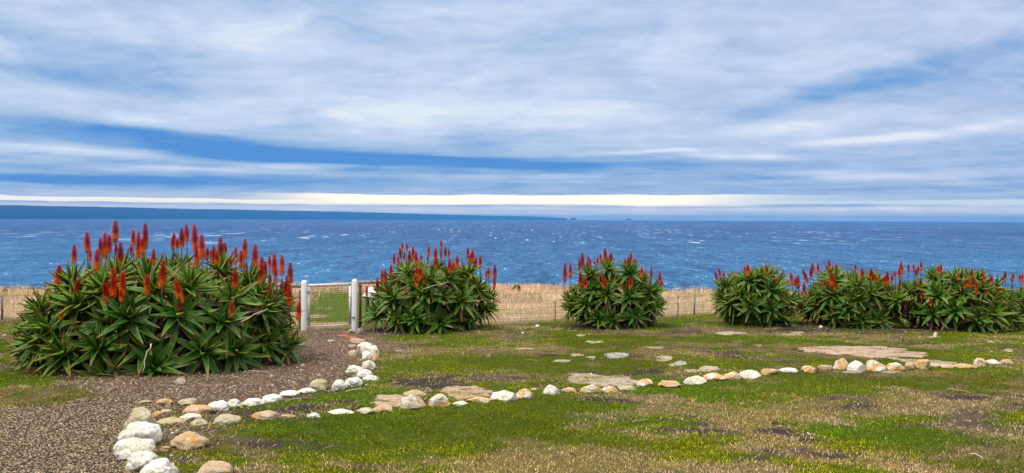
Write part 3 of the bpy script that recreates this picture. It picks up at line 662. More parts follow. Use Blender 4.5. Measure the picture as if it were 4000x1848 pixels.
# far headland and islets
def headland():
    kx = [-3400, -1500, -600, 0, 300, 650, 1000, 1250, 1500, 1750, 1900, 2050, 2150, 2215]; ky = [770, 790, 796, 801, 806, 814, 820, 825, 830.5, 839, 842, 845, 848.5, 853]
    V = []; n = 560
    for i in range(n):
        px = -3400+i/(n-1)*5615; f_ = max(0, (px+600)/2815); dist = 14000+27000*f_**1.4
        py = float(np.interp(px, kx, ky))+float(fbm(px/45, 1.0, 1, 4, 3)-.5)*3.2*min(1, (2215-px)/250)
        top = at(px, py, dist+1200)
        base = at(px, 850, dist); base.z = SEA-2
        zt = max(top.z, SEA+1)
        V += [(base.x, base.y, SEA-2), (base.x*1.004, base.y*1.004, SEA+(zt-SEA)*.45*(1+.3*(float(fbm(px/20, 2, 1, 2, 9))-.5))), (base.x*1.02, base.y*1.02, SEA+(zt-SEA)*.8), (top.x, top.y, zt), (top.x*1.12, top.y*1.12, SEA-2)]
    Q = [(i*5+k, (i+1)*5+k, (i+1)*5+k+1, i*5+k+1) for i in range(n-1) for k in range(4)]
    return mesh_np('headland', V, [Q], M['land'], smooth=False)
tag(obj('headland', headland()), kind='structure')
for px, w, h in ((2239, 32, 6.5), (2456, 25, 5)):
    Y = 22000; c = at(px, 857, Y); hw = w/2*Y/F; hh = h*Y/F; V = []; n = 14
    for i in range(n):
        t_ = -1+2*i/(n-1); hz = max(0, 1-abs(t_)**2.6)*(.75+.4*float(vnoise(i*.9, px)))
        for s_, z_ in ((-1, 0), (-.5, .9), (0, 1), (.6, .7), (1, 0)):
            V.append((t_*hw, s_*hw*.5, z_*hh*hz*1.0+hh*.35*0))
    Q = [(i*5+k, (i+1)*5+k, (i+1)*5+k+1, i*5+k+1) for i in range(n-1) for k in range(4)]
    zb = at(px, 856.5+ (1 if px > 2300 else 0), Y).z-4
    me = mesh_np('island', V, [Q], M['isle']); o = obj('island', me, loc=(c.x, Y, max(SEA-1, zb-hh*.2))); tag(o, kind='structure')

# ------------------------------------------------------------------ grass
def blades(name, X, Y, Ln, Wd, C, mat, lean=.8, bendk=.5):
    n = len(X); a = rng.uniform(0, 2*math.pi, n); ld = rng.uniform(0, 2*math.pi, n)
    Z = gz2(X, Y)-.004+sample(rock, X, Y)*.016*(X > GX0)*(X < GX1)*(Y < GY1)
    ll = np.abs(rng.normal(0, lean, n)); ll = np.clip(ll, 0, 1.48)
    dxy = np.stack([np.cos(ld), np.sin(ld)], -1)*np.sin(ll)[:, None]; dzv = np.cos(ll)
    side = np.stack([np.cos(a), np.sin(a)], -1)*Wd[:, None]*.5
    V = np.zeros((n, 5, 3)); B = np.stack([X, Y, Z], -1)
    V[:, 0] = B; V[:, 0, :2] -= side; V[:, 1] = B; V[:, 1, :2] += side
    mid = B.copy(); mid[:, :2] += dxy*Ln[:, None]*.5; mid[:, 2] += dzv*Ln*.58
    V[:, 2] = mid; V[:, 2, :2] += side*.75; V[:, 3] = mid; V[:, 3, :2] -= side*.75
    tip = B.copy(); tip[:, :2] += dxy*Ln[:, None]*(1+.3*bendk); tip[:, 2] += dzv*Ln*(1-.25*bendk)
    V[:, 4] = tip
    o = np.arange(n)[:, None]*5
    return obj(name, mesh_np(name, V, [o+np.array([0, 1, 2, 3]), o+np.array([3, 2, 4])], mat, np.repeat(C, 5, 0)))
def scatter(n, y0, y1, p):
    """random ground points over the wedge the camera looks over, density falling with distance"""
    u = rng.uniform(0, 1, n); k = 2-p
    Y = (y0**k+u*(y1**k-y0**k))**(1/k)
    X = rng.uniform(-.74, .74, n)*Y
    return X, Y
X, Y = scatter(1150000, 5.0, 23.5, 1.5)
g_, d_, s_ = sample(wg, X, Y), sample(wd, X, Y), sample(ws, X, Y)
bare_ring = sample(np.clip(blur(stonem, 2)-stonem, 0, 1), X, Y)
br = sample(bare, X, Y); rk = sample(rockb, X, Y); fm = sample(field+lawn, X, Y)
dens = (g_*1.15+d_*.95+s_*.14)*(1-np.clip(br*1.1, 0, 1))*(1-np.clip(rk*1.4, 0, 1))*(1-np.clip(fm, 0, 1))
dens = np.maximum(dens, np.where(bare_ring > .02, (1-np.clip(br*1.0, 0, 1))*.9+.10, 0)*(rk < .5))
tuft = fbm(X, Y, 5, 3, 121); dens = dens*np.clip(.35+1.6*(tuft-.25), .1, 1)+rng.uniform(0, .04, len(X))*(br > .6)*(rk < .1)
keep = rng.uniform(0, 1, len(X)) < dens
X, Y, g_, d_, s_, tuft = [q[keep] for q in (X, Y, g_, d_, s_, tuft)]
n = len(X); isg = rng.uniform(0, 1, n) < g_/(g_+d_*1.0+s_*.5+1e-6)*.95
shade = rng.choice([.35, .7, 1.0, 1.5], n, p=[.25, .3, .28, .17])*rng.uniform(.8, 1.2, n)  # tone spread put into the blade colour, standing for shadows between blades
shade = shade[:, None]
yel = fbm(X, Y, .5, 3, 131)
cg = np.array((.17, .30, .001))*(1-sst(yel, .33, .53))[:, None]+np.array((.34, .33, .004))*sst(yel, .33, .53)[:, None]
cd = np.array((.66, .52, .17))*(1-sst(tuft, .3, .7)[:, None])+np.array((.46, .34, .13))*sst(tuft, .3, .7)[:, None]
pkn = sst(fbm(X, Y, .8, 4, 191), .44, .58)[:, None]; cd = cd*(1-pkn)+np.array((.56, .41, .25))*pkn
dk = 1.15-.60*sst(fbm(X*.8, Y, .7, 4, 181)+.02*np.clip(X-2, 0, 6)*(Y < 11), .45, .68)
C = np.where(isg[:, None], cg, cd)*dk[:, None]*shade*np.array((1, 1, 1))
Ln = np.where(isg, rng.uniform(.010, .028, n), rng.uniform(.012, .034, n))*(.5+1.0*tuft)*1.15
Wd = rng.uniform(.003, .006, n)*np.maximum(1, Y/11.5)
tag(blades('lawn_grass', X, Y, Ln, Wd, C, M['grass'], 1.35), 'short patchy lawn of green and dry blades', 'grass', kind='stuff')
# dry field grass
X, Y = scatter(230000, 17.0, 49, 1.0)
f_, l_ = fieldmask(X, Y); e = np.interp(X, EX, EY); tuft = fbm(X, Y, 1.2, 4, 141)
keep = (rng.uniform(0, 1, len(X)) < (f_*np.clip(.2+2.6*(tuft-.3), 0.06, 1)+l_*.8)) & (Y < e+2)
X, Y, f_, l_, tuft = [q[keep] for q in (X, Y, f_, l_, tuft)]; n = len(X)
isl = rng.uniform(0, 1, n) < l_/(f_+l_+1e-6)
tonal = fbm(X, Y, .35, 3, 151); nearf = np.clip((Y-fenceY(X)-1)/13, 0, 1)
c1 = np.array((.60, .44, .29)); c2 = np.array((.46, .42, .19)); c3 = np.array((.62, .47, .34))
C = c1*(nearf)[:, None]+c2*(1-nearf)[:, None]; C = C*(1-sst(tonal, .45, .65))[:, None]+c3*sst(tonal, .45, .65)[:, None]; C = C*(.55+.8*sst(tuft, .3, .65))[:, None]
C = np.where(isl[:, None], np.array((.24, .30, .03)), C)*rng.uniform(.6, 1.35, n)[:, None]
hgt = np.where(isl, rng.uniform(.03, .07, n), rng.uniform(.07, .26, n)*(.35+1.1*nearf)*(.5+tuft))
Wd = np.where(isl, .008, .009)*np.maximum(1, Y/24)
tag(blades('field_grass', X, Y, hgt, Wd, C, M['grass'], .45), 'dry straw coloured grass field along the cliff top beyond the fence', 'grass', kind='stuff')

# ------------------------------------------------------------------ gravel and litter
def chips(name, X, Y, S, C, mat, sink=.3):
    t_ = (1+5**.5)/2
    I = np.array([(-1, t_, 0), (1, t_, 0), (-1, -t_, 0), (1, -t_, 0), (0, -1, t_), (0, 1, t_), (0, -1, -t_), (0, 1, -t_), (t_, 0, -1), (t_, 0, 1), (-t_, 0, -1), (-t_, 0, 1)])/1.9
    Fc = np.array([(0, 11, 5), (0, 5, 1), (0, 1, 7), (0, 7, 10), (0, 10, 11), (1, 5, 9), (5, 11, 4), (11, 10, 2), (10, 7, 6), (7, 1, 8), (3, 9, 4), (3, 4, 2), (3, 2, 6), (3, 6, 8), (3, 8, 9), (4, 9, 5), (2, 4, 11), (6, 2, 10), (8, 6, 7), (9, 8, 1)])
    n = len(X); V = I[None]*rng.uniform(.7, 1.25, (n, 12, 1))
    V = V*np.stack([rng.uniform(.7, 1.3, n), rng.uniform(.6, 1.0, n), rng.uniform(.35, .7, n)], -1)[:, None]*S[:, None, None]
    a = rng.uniform(0, 2*math.pi, n); ca, sa = np.cos(a)[:, None], np.sin(a)[:, None]
    x = V[..., 0]*ca-V[..., 1]*sa; y = V[..., 0]*sa+V[..., 1]*ca
    ti = rng.normal(0, .25, n)[:, None]; z = V[..., 2]+x*ti
    P = np.stack([x+X[:, None], y+Y[:, None], z+(gz2(X, Y)+S*sink)[:, None]], -1)
    return obj(name, mesh_np(name, P, [(np.arange(n)[:, None, None]*12+Fc).reshape(-1, 3)], mat, np.repeat(C, 12, 0)))
X, Y = scatter(330000, 4.6, 13, 1.0); k = X < -1.5; X, Y = X[k], Y[k]
k = (rng.uniform(0, 1, len(X)) < sample(gravel, X, Y)) & (sample(rock, X, Y) < .5); X, Y = X[k], Y[k]; n = len(X)
pal = np.array([(.32, .235, .14), (.16, .115, .08), (.46, .37, .24), (.08, .06, .045), (.38, .27, .15), (.24, .175, .125)])
C = pal[rng.choice(6, n, p=[.25, .25, .13, .17, .1, .1])]*rng.uniform(.7, 1.25, n)[:, None]
tag(chips('gravel', X, Y, rng.uniform(.004, .0115, n), C, M['gravel']), 'loose brown and grey gravel of the drive', 'gravel', kind='stuff')
X, Y = scatter(60000, 4.8, 21, 1.3)
pr = np.clip(sample(dirt, X, Y)*.55+sample(ws, X, Y)*.10+sample(bare, X, Y)*.1, 0, 1)*(1-sample(gravel, X, Y))
k = (rng.uniform(0, 1, len(X)) < pr) & (sample(rock, X, Y) < .5); X, Y = X[k], Y[k]; n = len(X)
C = pal[rng.choice(6, n)]*rng.uniform(.6, 1.6, n)[:, None]; big = rng.uniform(0, 1, n) < .035
C[big] = np.array((.50, .44, .36))*rng.uniform(.7, 1.2, big.sum())[:, None]
tag(chips('soil_litter', X, Y, np.where(big, rng.uniform(.012, .028, n), rng.uniform(.004, .010, n)), C, M['gravel']), 'crumbs of earth and small chips strewn over the bare path', 'litter', kind='stuff')
# straw litter on the soil
X, Y = scatter(75000, 4.8, 19, 1.2)
pr = sample(dirt, X, Y)*.6+sample(ws, X, Y)*.12
k = (rng.uniform(0, 1, len(X)) < pr) & (sample(rock, X, Y) < .5) & (sample(gravel, X, Y) < .5); X, Y = X[k], Y[k]; n = len(X)
mb_a = rng.uniform(0, math.pi, n); L_ = rng.uniform(.015, .09, n)
dX = np.cos(mb_a)*L_/2; dY = np.sin(mb_a)*L_/2; w_ = .0028
V = np.zeros((n, 4, 3)); zz = gz2(X, Y)+.008
for k_, (s1, s2) in enumerate(((-1, -1), (1, -1), (1, 1), (-1, 1))):
    V[:, k_, 0] = X+s1*dX-s2*np.sin(mb_a)*w_; V[:, k_, 1] = Y+s1*dY+s2*np.cos(mb_a)*w_; V[:, k_, 2] = zz+s1*.006
C = np.array((.34, .26, .19))*rng.uniform(.4, 1.5, n)[:, None]
tag(obj('straw_litter', mesh_np('straw_litter', V, [np.arange(n)[:, None]*4+np.arange(4)], M['grass'], np.repeat(C, 4, 0))), 'bits of dry straw and leaf scattered on bare soil', 'litter', kind='stuff')

# ------------------------------------------------------------------ aloes
def leaf_geo(L, wid, e0, curl, side, seed, tone):
    """one channelled, pointed aloe leaf: starts at the axis, rises at angle e0 and curls over; 9 rings of 7 points"""
    r_ = np.random.default_rng(seed); n = 9
    t_ = np.linspace(0, 1, n); V = []; C = []
    pos = np.array([.025*math.cos(e0), 0, .0]); e_ = e0; hd = 0.0; twist = r_.uniform(-.5, .5)
    prev = 0
    for i, tt in enumerate(t_):
        ds_ = (tt-prev)*L; prev = tt
        e_ = e0+curl*(tt**1.2) + (0.5*max(0, tt-.6) if curl < 0 else 0)*r_.uniform(.6, 1.4)
        hd = side*tt
        dirv = np.array([math.cos(e_)*math.cos(hd), math.cos(e_)*math.sin(hd), math.sin(e_)])
        pos = pos+dirv*ds_
        w = wid*(1-tt)**.72*(.92+.25*min(1, tt*5))*.5 if tt < 1 else .0006
        sidev = np.array([-math.sin(hd), math.cos(hd), 0]); upv = np.cross(dirv, sidev)
        tw = twist*tt; sv_ = sidev*math.cos(tw)+upv*math.sin(tw); uv = upv*math.cos(tw)-sidev*math.sin(tw)
        if i == 0: w *= .8
        th_ = .011*(1-tt)**.6+.0012
        prof = [(-1, .42), (-.80, .20), (0, -.10), (.80, .20), (1, .42), (.55, -.55), (-.55, -.55)]
        for j, (a_, b_) in enumerate(prof):
            ch = b_*w*.75 if j < 5 else b_*w*.45-th_
            V.append(pos+sv_*a_*w+uv*ch)
            g = np.array((.015, .092, .012))*tone
            g = g*(1-.25*tt)+np.array((.11, .20, .015))*.45*tt*tone
            if j in (0, 4): g = np.array((.20, .31, .03))*(.8+.3*tone)
            if tt > .86 and r_.random() < .75: g = np.array((.22, .085, .03))
            C.append(g)
    Q = [(i*7+j, i*7+(j+1) % 7, (i+1)*7+(j+1) % 7, (i+1)*7+j) for i in range(n-1) for j in range(7)]
    return np.array(V), np.array(Q), np.array(C)
def rosette_mesh(seed, nl=23, size=.50):
    mb = MB(); r_ = random.Random(seed); T0 = r_.uniform(.85, 1.2)
    for i in range(nl):
        f_ = i/(nl-1)                                   # 0 outer, 1 inner
        e0 = R(-14+ 92*f_**1.1 + r_.uniform(-9, 9))
        L = size*(1.02-.48*f_**1.5)*r_.uniform(.82, 1.12)
        wid = .104*(1-.30*f_)*r_.uniform(.85, 1.12)
        curl = R(r_.choice([-42, -30, -20, 18, 30, -12]))*r_.uniform(.6, 1.2) if f_ < .75 else R(r_.uniform(-18, 12))
        V, Qd, C = leaf_geo(L, wid, e0, curl, R(r_.uniform(-16, 16)), seed*97+i, T0*r_.uniform(.8, 1.25))
        a = i*2.39996+r_.uniform(-.15, .15); ca, sa = math.cos(a), math.sin(a)
        P = np.stack([V[:, 0]*ca-V[:, 1]*sa, V[:, 0]*sa+V[:, 1]*ca, V[:, 2]-.10*(1-f_)], -1)
        if r_.random() < .22 and f_ < .16: C = C*0+np.array((.17, .10, .045))
        mb.add(P, Qd, col=C)
    return mb.mesh('leaf_rosette', M['leaf'], True, True)
ROS = [rosette_mesh(s) for s in range(14)]
def spike_mesh(seed, full=True):
    """flower raceme 1 m long in local units (scaled per spike): hanging orange tubes below, tight dark red buds above, on a core"""
    r_ = random.Random(seed); mb = MB()
    H = .30; n = 150
    mb.tube([(0, 0, -.01), (0, 0, H*.5), (0, 0, H*.97)], [.007, .006, .002], 5, col=(.30, .035, .012))
    openf = r_.uniform(.06, .45); ripe = r_.uniform(.75, 1.3)
    for i in range(n):
        f_ = (i+.5)/n; z = H*(.02+.96*f_**.92)
        a = i*2.39996
        rad = .038*(1-f_**2.2)*.95+.003
        if f_ < .08: rad *= .8
        # droop of the flower: down when open, up when bud
        dr = -1.05+1.9*max(0, (f_-openf*.4))/(1-openf*.4) if f_ > openf*.4 else -1.15
        dr += r_.uniform(-.12, .12)
        L = (.040 if f_ < openf else .036)*(1-.55*f_)+.004
        L = min(L, rad*1.25+.008)
        o = Vector((math.cos(a), math.sin(a), 0)); dv = (o*math.cos(dr)+Vector((0, 0, 1))*math.sin(dr)).normalized()
        p0 = Vector((0, 0, z+.008*(1-f_)))+o*.006; p1 = p0+o*rad*.45+Vector((0, 0, .004)); p2 = p1+dv*L
        w0 = .0042*(1-.45*f_)
        k_ = min(1, max(0, (f_-openf*.4)/.32))
        c_open = np.array((.92, .12, .006)); c_bud = np.array((.44, .014, .004))
        c = c_open*(1-k_)+c_bud*k_; c = c*r_.uniform(.7, 1.25)*ripe; c[1] *= ripe
        if f_ < .10 and seed % 3 == 0: c = np.array((.35, .16, .06))*r_.uniform(.6, 1.1); dr = -1.35
        m0 = MB(); m0.tube([p0, p1, p2], [w0*.7, w0*1.25, w0*.85], 4)
        V = np.concatenate(m0.V); cc = np.tile(c, (len(V), 1))
        if f_ < openf: cc[8:12] = np.array((.88, .22, .02)); cc[-1] = (.9, .35, .04)
        mb.add(V, np.concatenate(m0.Q), np.concatenate(m0.T), cc)
    return mb.mesh('flower_spike', M['flower'], False, True)
SPK = [spike_mesh(s) for s in range(10)]
def stalk_mesh():
    mb = MB(); mb.tube([(0, 0, 0), (0.004, 0, -.35), (0, .006, -.7), (0, 0, -1)], [.006, .0075, .0085, .010], 6)
    return mb.mesh('flower_stalk', M['stalk'], True)
STK = stalk_mesh()

MISS = []
class Bush:
    def __init__(s, label, cx, cy, rx, ry, h, rot=0.0, pe=.46):
        s.c = Vector((cx, cy, gzf(cx, cy))); s.rx, s.ry, s.h, s.rot, s.pe = rx, ry, h, rot, pe
        s.root = empty('aloe_bush', s.c); s.ros = []
        tag(s.root, label, 'aloe bush', 'red flowering aloe bushes along the fence')
    def surf(s, th, ph):
        """point and outward normal: ph 0 at the ground, 90 degrees on top"""
        c_, s_ = math.cos(ph), math.sin(ph)
        def P(t_, p_):
            r_ = max(math.cos(p_), 1e-4)**s.pe; lump = 1+.05*math.sin(3*t_+s.c.x)+.05*math.sin(5*t_+1.3*s.c.y)
            x, y = s.rx*r_*math.cos(t_)*lump, s.ry*r_*math.sin(t_)*lump
            X_ = x*math.cos(s.rot)-y*math.sin(s.rot); Y_ = x*math.sin(s.rot)+y*math.cos(s.rot)
            hh = s.h*(1+.06*math.sin(2.3*X_/s.rx*1.5+s.c.x*2))
            return Vector((X_, Y_, hh*max(math.sin(p_), 0)**.92))
        p = P(th, ph); a = P(th+.02, ph)-P(th-.02, ph); b_ = P(th, min(ph+.02, 1.56))-P(th, ph-.02)
        nrm = a.cross(b_)
        if nrm.length < 1e-9: nrm = Vector((0, 0, 1))
        nrm.normalize()
        if nrm.dot(p-Vector((0, 0, s.h*.3))) < 0: nrm = -nrm
        return p, nrm
    def hit(s, px, py):
        """first surface point along the view ray (local), or None"""
        d = ray(px, py); o = EYE-s.c
        inv = lambda q: Vector((q.x*math.cos(-s.rot)-q.y*math.sin(-s.rot), q.x*math.sin(-s.rot)+q.y*math.cos(-s.rot), q.z))
        for k in range(500):
            t_ = (s.c.y-s.ry*1.3-.3)+k*(2.6*s.ry+.6)/500; q = inv(o+d*t_)
            rr_ = math.hypot(q.x/s.rx, q.y/s.ry)
            if rr_ < 1:
                cp = rr_**(1/s.pe); zz_ = s.h*(1-cp*cp)**.46
                if q.z < zz_: return o+d*t_, math.atan2(q.y/s.ry, q.x/s.rx), math.acos(min(1, cp))
        return None
    def add_ros(s, p, nrm, sc_, parent_part=True, up=.35):
        s.ros.append((p.copy(), nrm.copy(), sc_, up))
    def build(s, ros_px, spikes, npois, dmin, seed, scale=1.0, inner=40, spike_w=1.0, front=100, low=.20):
        r_ = random.Random(seed)
        for q in ros_px:
            hit = s.hit(q[0], q[1])
            if hit is None: continue
            p, th_, ph_ = hit; _, nrm = s.surf(th_, max(ph_, .05)); p = p+nrm*.09
            s.add_ros(p, nrm, (q[2] if len(q) > 2 else 1.0)*scale*1.10, up=.30)
        pts = [x_[0] for x_ in s.ros]
        for sp_ in spikes:      # a rosette under every spike that stands out of the silhouette
            if s.hit(sp_[0], sp_[2]+6) is None:
                Yd = s.c.y+r_.uniform(-.35, .35)*s.ry; sp_ += ((0,) if len(sp_) < 4 else ())+(Yd,) ; MISS.append((id(s), sp_[0], sp_[2], Yd))
                lb = at(sp_[0], sp_[2], Yd)-s.c; q = lb-Vector((0, 0, .33)); out = Vector((q.x, q.y, .6)).normalized(); q -= Vector((out.x, out.y, 0))*.08
                if min([(q-k2).length for k2 in pts] or [9]) > dmin*.42 and q.z > .1: pts.append(q); s.add_ros(q, out, scale*.82, up=.5)
        tries = 0
        while len(s.ros) < npois and tries < 6000:
            tries += 1
            th_ = r_.uniform(0, 2*math.pi); ph_ = math.asin(r_.uniform(low, 1.0))
            p, nrm = s.surf(th_, ph_)
            if min([(p-q).length for q in pts] or [9]) < dmin*r_.uniform(.85, 1.1): continue
            pts.append(p); s.add_ros(p-nrm*r_.uniform(0.04, .20), nrm, scale*r_.choice([.62, .8, .95, 1.1]), up=r_.uniform(.25, .75))
        # build: the ones turned to the viewer are parts of their own
        view = (EYE-s.c).normalized()
        s.ros.sort(key=lambda a: -(a[1].dot(view)+.35*a[1].z+.2*a[2]))
        extra = MB(); nr = len(s.ros); cnt = 0
        for i, (p, nrm, k_, up) in enumerate(s.ros):
            ax = (nrm+Vector((0, 0, up))+Vector((r_.uniform(-.18, .18), r_.uniform(-.18, .18), r_.uniform(-.1, .1)))).normalized()
            q = ax.to_track_quat('Z', 'Y') @ Euler((0, 0, r_.uniform(0, 6.28))).to_quaternion()
            me_ = ROS[r_.randrange(len(ROS))]
            pp = p-ax*.10*k_
            if cnt < front:
                o = obj('leaf_rosette', me_, s.root, pp); o.rotation_euler = q.to_euler(); o.scale = (k_, k_, k_*r_.uniform(.9, 1.1)); cnt += 1
            else: add_mesh(extra, me_, pp, q, k_)
        for i in range(inner):
            th_ = r_.uniform(0, 2*math.pi); ph_ = math.asin(r_.uniform(.02, .97)); p, nrm = s.surf(th_, ph_)
            f_ = r_.uniform(.55, .80); p = Vector((p.x*f_, p.y*f_, p.z*f_+.02)); ax = (nrm+Vector((r_.uniform(-.5, .5), r_.uniform(-.5, .5), r_.uniform(-.1, .6)))).normalized()
            add_mesh(extra, ROS[r_.randrange(len(ROS))], p, ax.to_track_quat('Z', 'Y') @ Euler((0, 0, r_.uniform(0, 6))).to_quaternion(), scale*r_.uniform(.8, 1.0))
        if extra.V:
            o = obj('inner_foliage', extra.mesh('inner_foliage', M['leaf'], True, True), s.root); o['kind'] = 'stuff'
        # branching stems with skirts of withered leaves
        st_ = MB(); dl = MB()
        base = [(r_.uniform(-.55, .55)*s.rx, r_.uniform(-.6, .6)*s.ry) for _ in range(14)]
        for (p, nrm, k_, up) in s.ros:
            b_ = min(base, key=lambda t2: (t2[0]-p.x*.7)**2+(t2[1]-p.y*.7)**2)
            a0_ = Vector((b_[0]+r_.uniform(-.1, .1), b_[1]+r_.uniform(-.1, .1), gzf(s.c.x+b_[0], s.c.y+b_[1])-s.c.z-.05))
            e_ = p-nrm*.12; m_ = (a0_+e_)/2+Vector((0, 0, -.12*min(1, e_.z)))+(e_-a0_)*.08
            pl = [a0_, a0_.lerp(m_, .5)+Vector((r_.uniform(-.04, .04), r_.uniform(-.04, .04), 0)), m_, m_.lerp(e_, .5), e_]
            st_.tube(pl, [.045, .038, .032, .03, .026], 6)
            for j in range(14):
                f_ = r_.uniform(.2, 1.0); q = pl[0].lerp(pl[2], f_*2) if f_ < .5 else pl[2].lerp(pl[4], f_*2-1)
                a_ = r_.uniform(0, 6.28); o_ = Vector((math.cos(a_), math.sin(a_), 0)); L_ = r_.uniform(.12, .30); w_ = r_.uniform(.012, .028)
                t1 = q+o_*.04; t2 = q+o_*(.05+L_*.3)+Vector((0, 0, -L_*.35)); t3 = q+o_*(.04+L_*.35)+Vector((0, 0, -L_))
                sv_ = Vector((-o_.y, o_.x, 0))*w_/2
                c = np.array(r_.choice([(.16, .11, .075), (.24, .18, .13), (.12, .085, .06), (.28, .19, .11)]))*r_.uniform(.25, .8)
                dl.add([tuple(t1-sv_), tuple(t1+sv_), tuple(t2+sv_), tuple(t2-sv_), tuple(t3)], [(0, 1, 2, 3)], [(3, 2, 4)], c)
        # litter of fallen leaves right under the plant
        for j in range(int(260*s.rx)):
            a_ = r_.uniform(0, 6.28); f_ = r_.uniform(.5, 1.18); x, y = s.rx*f_*math.cos(a_), s.ry*f_*math.sin(a_)
            x, y = x*math.cos(s.rot)-y*math.sin(s.rot), x*math.sin(s.rot)+y*math.cos(s.rot)
            z = gzf(s.c.x+x, s.c.y+y)-s.c.z+.03+r_.uniform(0, .04); b2 = r_.uniform(0, 6.28); L_ = r_.uniform(.06, .2); dvx = Vector((math.cos(b2), math.sin(b2), r_.uniform(-.1, .25)))*L_; sv_ = Vector((-math.sin(b2), math.cos(b2), 0))*r_.uniform(.004, .013)
            c = np.array(r_.choice([(.20, .14, .10), (.30, .23, .17), (.14, .09, .06), (.36, .16, .08)]))*r_.uniform(.5, 1.1); q = Vector((x, y, z))
            dl.add([tuple(q-sv_), tuple(q+sv_), tuple(q+dvx)], (), [(0, 1, 2)], c)
        obj('stem', st_.mesh('stem', M['stem'], True), s.root)
        obj('withered_leaves', dl.mesh('withered_leaves', M['dryleaf'], False, True), s.root)['kind'] = 'stuff'
        # flower spikes
        for i, sp_ in enumerate(spikes):
            px, t0_, b0_ = sp_[:3]; lean = sp_[3] if len(sp_) > 3 else 0
            hit = s.hit(px, b0_+6); Hs = 0
            if hit is not None:
                p = hit[0]; Yd = s.c.y+p.y-.05-r_.uniform(0, .12); st_len = r_.uniform(.28, .40)
            else:
                Yd = [m4[3] for m4 in MISS if m4[0] == id(s) and m4[1] == px and m4[2] == b0_][0]; st_len = None
            bp = at(px-lean*.5, b0_, Yd); tp = at(px+lean*.5, t0_, Yd)
            L_ = (tp-bp).length; lb = bp-s.c
            if st_len is None:
                q = Vector((lb.x, lb.y, 0)); loc_ = Vector((q.x*math.cos(-s.rot)-q.y*math.sin(-s.rot), q.x*math.sin(-s.rot)+q.y*math.cos(-s.rot), 0))
                rr_ = min(.97, math.hypot(loc_.x/s.rx, loc_.y/s.ry)); zs = s.h*(1-(rr_**(1/s.pe))**2)**.46
                st_len = .38
            dv = (tp-bp).normalized(); dv = (dv+Vector((r_.uniform(-.04, .04), r_.uniform(-.06, .06), 0))).normalized()
            q = dv.to_track_quat('Z', 'Y') @ Euler((0, 0, r_.uniform(0, 6.28))).to_quaternion()
            kz = L_/.305; kx = min(1.15, max(.62, kz*.98))*spike_w*r_.uniform(.92, 1.08)
            o = obj('flower_spike', SPK[(i*7+seed) % 10], s.root, lb, q.to_euler(), (kx, kx, kz))
            g = obj('flower_stalk', STK, o, scale=(1/kx*1.0, 1/kx*1.0, st_len/kz)); g.location = (0, 0, .02)
        return s
def add_mesh(mb, me_, p, q, k_):
    n = len(me_.vertices); co = np.zeros(n*3); me_.vertices.foreach_get('co', co); co = co.reshape(-1, 3)
    c = np.zeros(n*4); me_.color_attributes['col'].data.foreach_get('color', c); c = c.reshape(-1, 4)[:, :3]
    P = (co*k_) @ np.array(q.to_matrix()).T + np.array(p)
    lv = np.zeros(len(me_.loops), int); me_.loops.foreach_get('vertex_index', lv)
    mb.add(P, lv.reshape(-1, 4), col=c)

def conv(lst, ox, oy, k): return [(ox+a*k, oy+b*k, oy+c*k)+tuple(x*k for x in rest) for (a, b, c, *rest) in lst]
S1 = conv([(765,410,600),(905,280,490),(930,470,580),(995,455,690),(1045,340,520),(1085,285,560),(1130,310,490),(1190,160,385),(1200,400,500),(1245,385,620),(1378,255,420),(1355,410,510),(1430,280,560),(1470,340,510),(1500,190,450),(1580,455,640),(1525,550,650),(600,620,840,40),(795,765,960,35),(1090,800,1020,-40),(1170,650,945),(1265,690,930),(1250,870,1000),(1525,715,930),(1675,570,860),(630,1080,1190)], 0, 800, .3782)
S1 += conv([(195,320,460),(212,290,400),(243,350,450),(290,240,440),(342,200,380),(432,200,470),(445,420,620),(500,305,560),(555,440,560),(588,470,540),(620,420,600),(655,470,640),(697,335,600),(735,390,600),(797,540,640),(845,435,610),(905,470,650),(938,350,560),(955,600,700),(1045,405,680),(840,650,870),(1105,600,830),(1127,535,740),(1155,585,720),(1197,525,650),(1245,505,700),(1265,640,800),(1325,515,720),(1413,590,810),(1200,700,850),(1185,840,1060),(1325,770,980),(1290,900,1040),(1365,730,1000),(1370,900,1100),(1405,820,1040),(808,990,1170),(255,775,1010,-60),(260,1000,1090),(1495,1000,1190)], 600, 800, .3782)
S2 = conv([(505,120,220),(485,180,285),(552,130,210),(420,235,345),(460,265,360),(525,220,305),(578,205,335),(615,160,300),(650,215,350),(703,255,310),(775,155,275),(765,275,310),(848,180,330),(858,280,390),(908,100,200),(905,195,285),(950,170,270),(988,190,280),(995,290,440),(1030,320,400),(1070,255,400),(1185,175,280),(1192,260,360),(1213,230,330),(1237,195,345),(1250,320,400),(1268,280,375),(1305,330,400),(1313,260,380),(1372,415,480),(1398,380,500),(1462,350,500),(1455,480,605),(390,345,470),(295,405,540),(333,405,525),(248,500,610),(140,570,680),(655,360,485),(690,375,510),(650,475,590,-15),(735,440,555),(538,570,650),(350,570,620)], 1380, 900, .3782)
S3 = conv([(437,335,530),(495,350,485),(590,295,410),(622,228,390),(683,262,330),(675,310,410),(705,290,390),(742,320,350),(777,280,350),(812,235,345),(857,180,320),(875,260,350),(908,235,340),(922,230,330),(1062,290,365),(1092,270,370),(1123,230,340),(1155,300,380),(1170,290,370),(1235,380,490),(1332,385,500),(1418,425,570),(1440,515,590),(605,425,570),(652,490,600),(842,460,605),(1118,480,610)], 2040, 900, .3782)
S4 = conv([(290,330,430,-20),(330,290,400,-20),(380,320,400),(618,270,325),(662,240,380),(883,260,370),(993,395,470)], 2700, 950, .336)
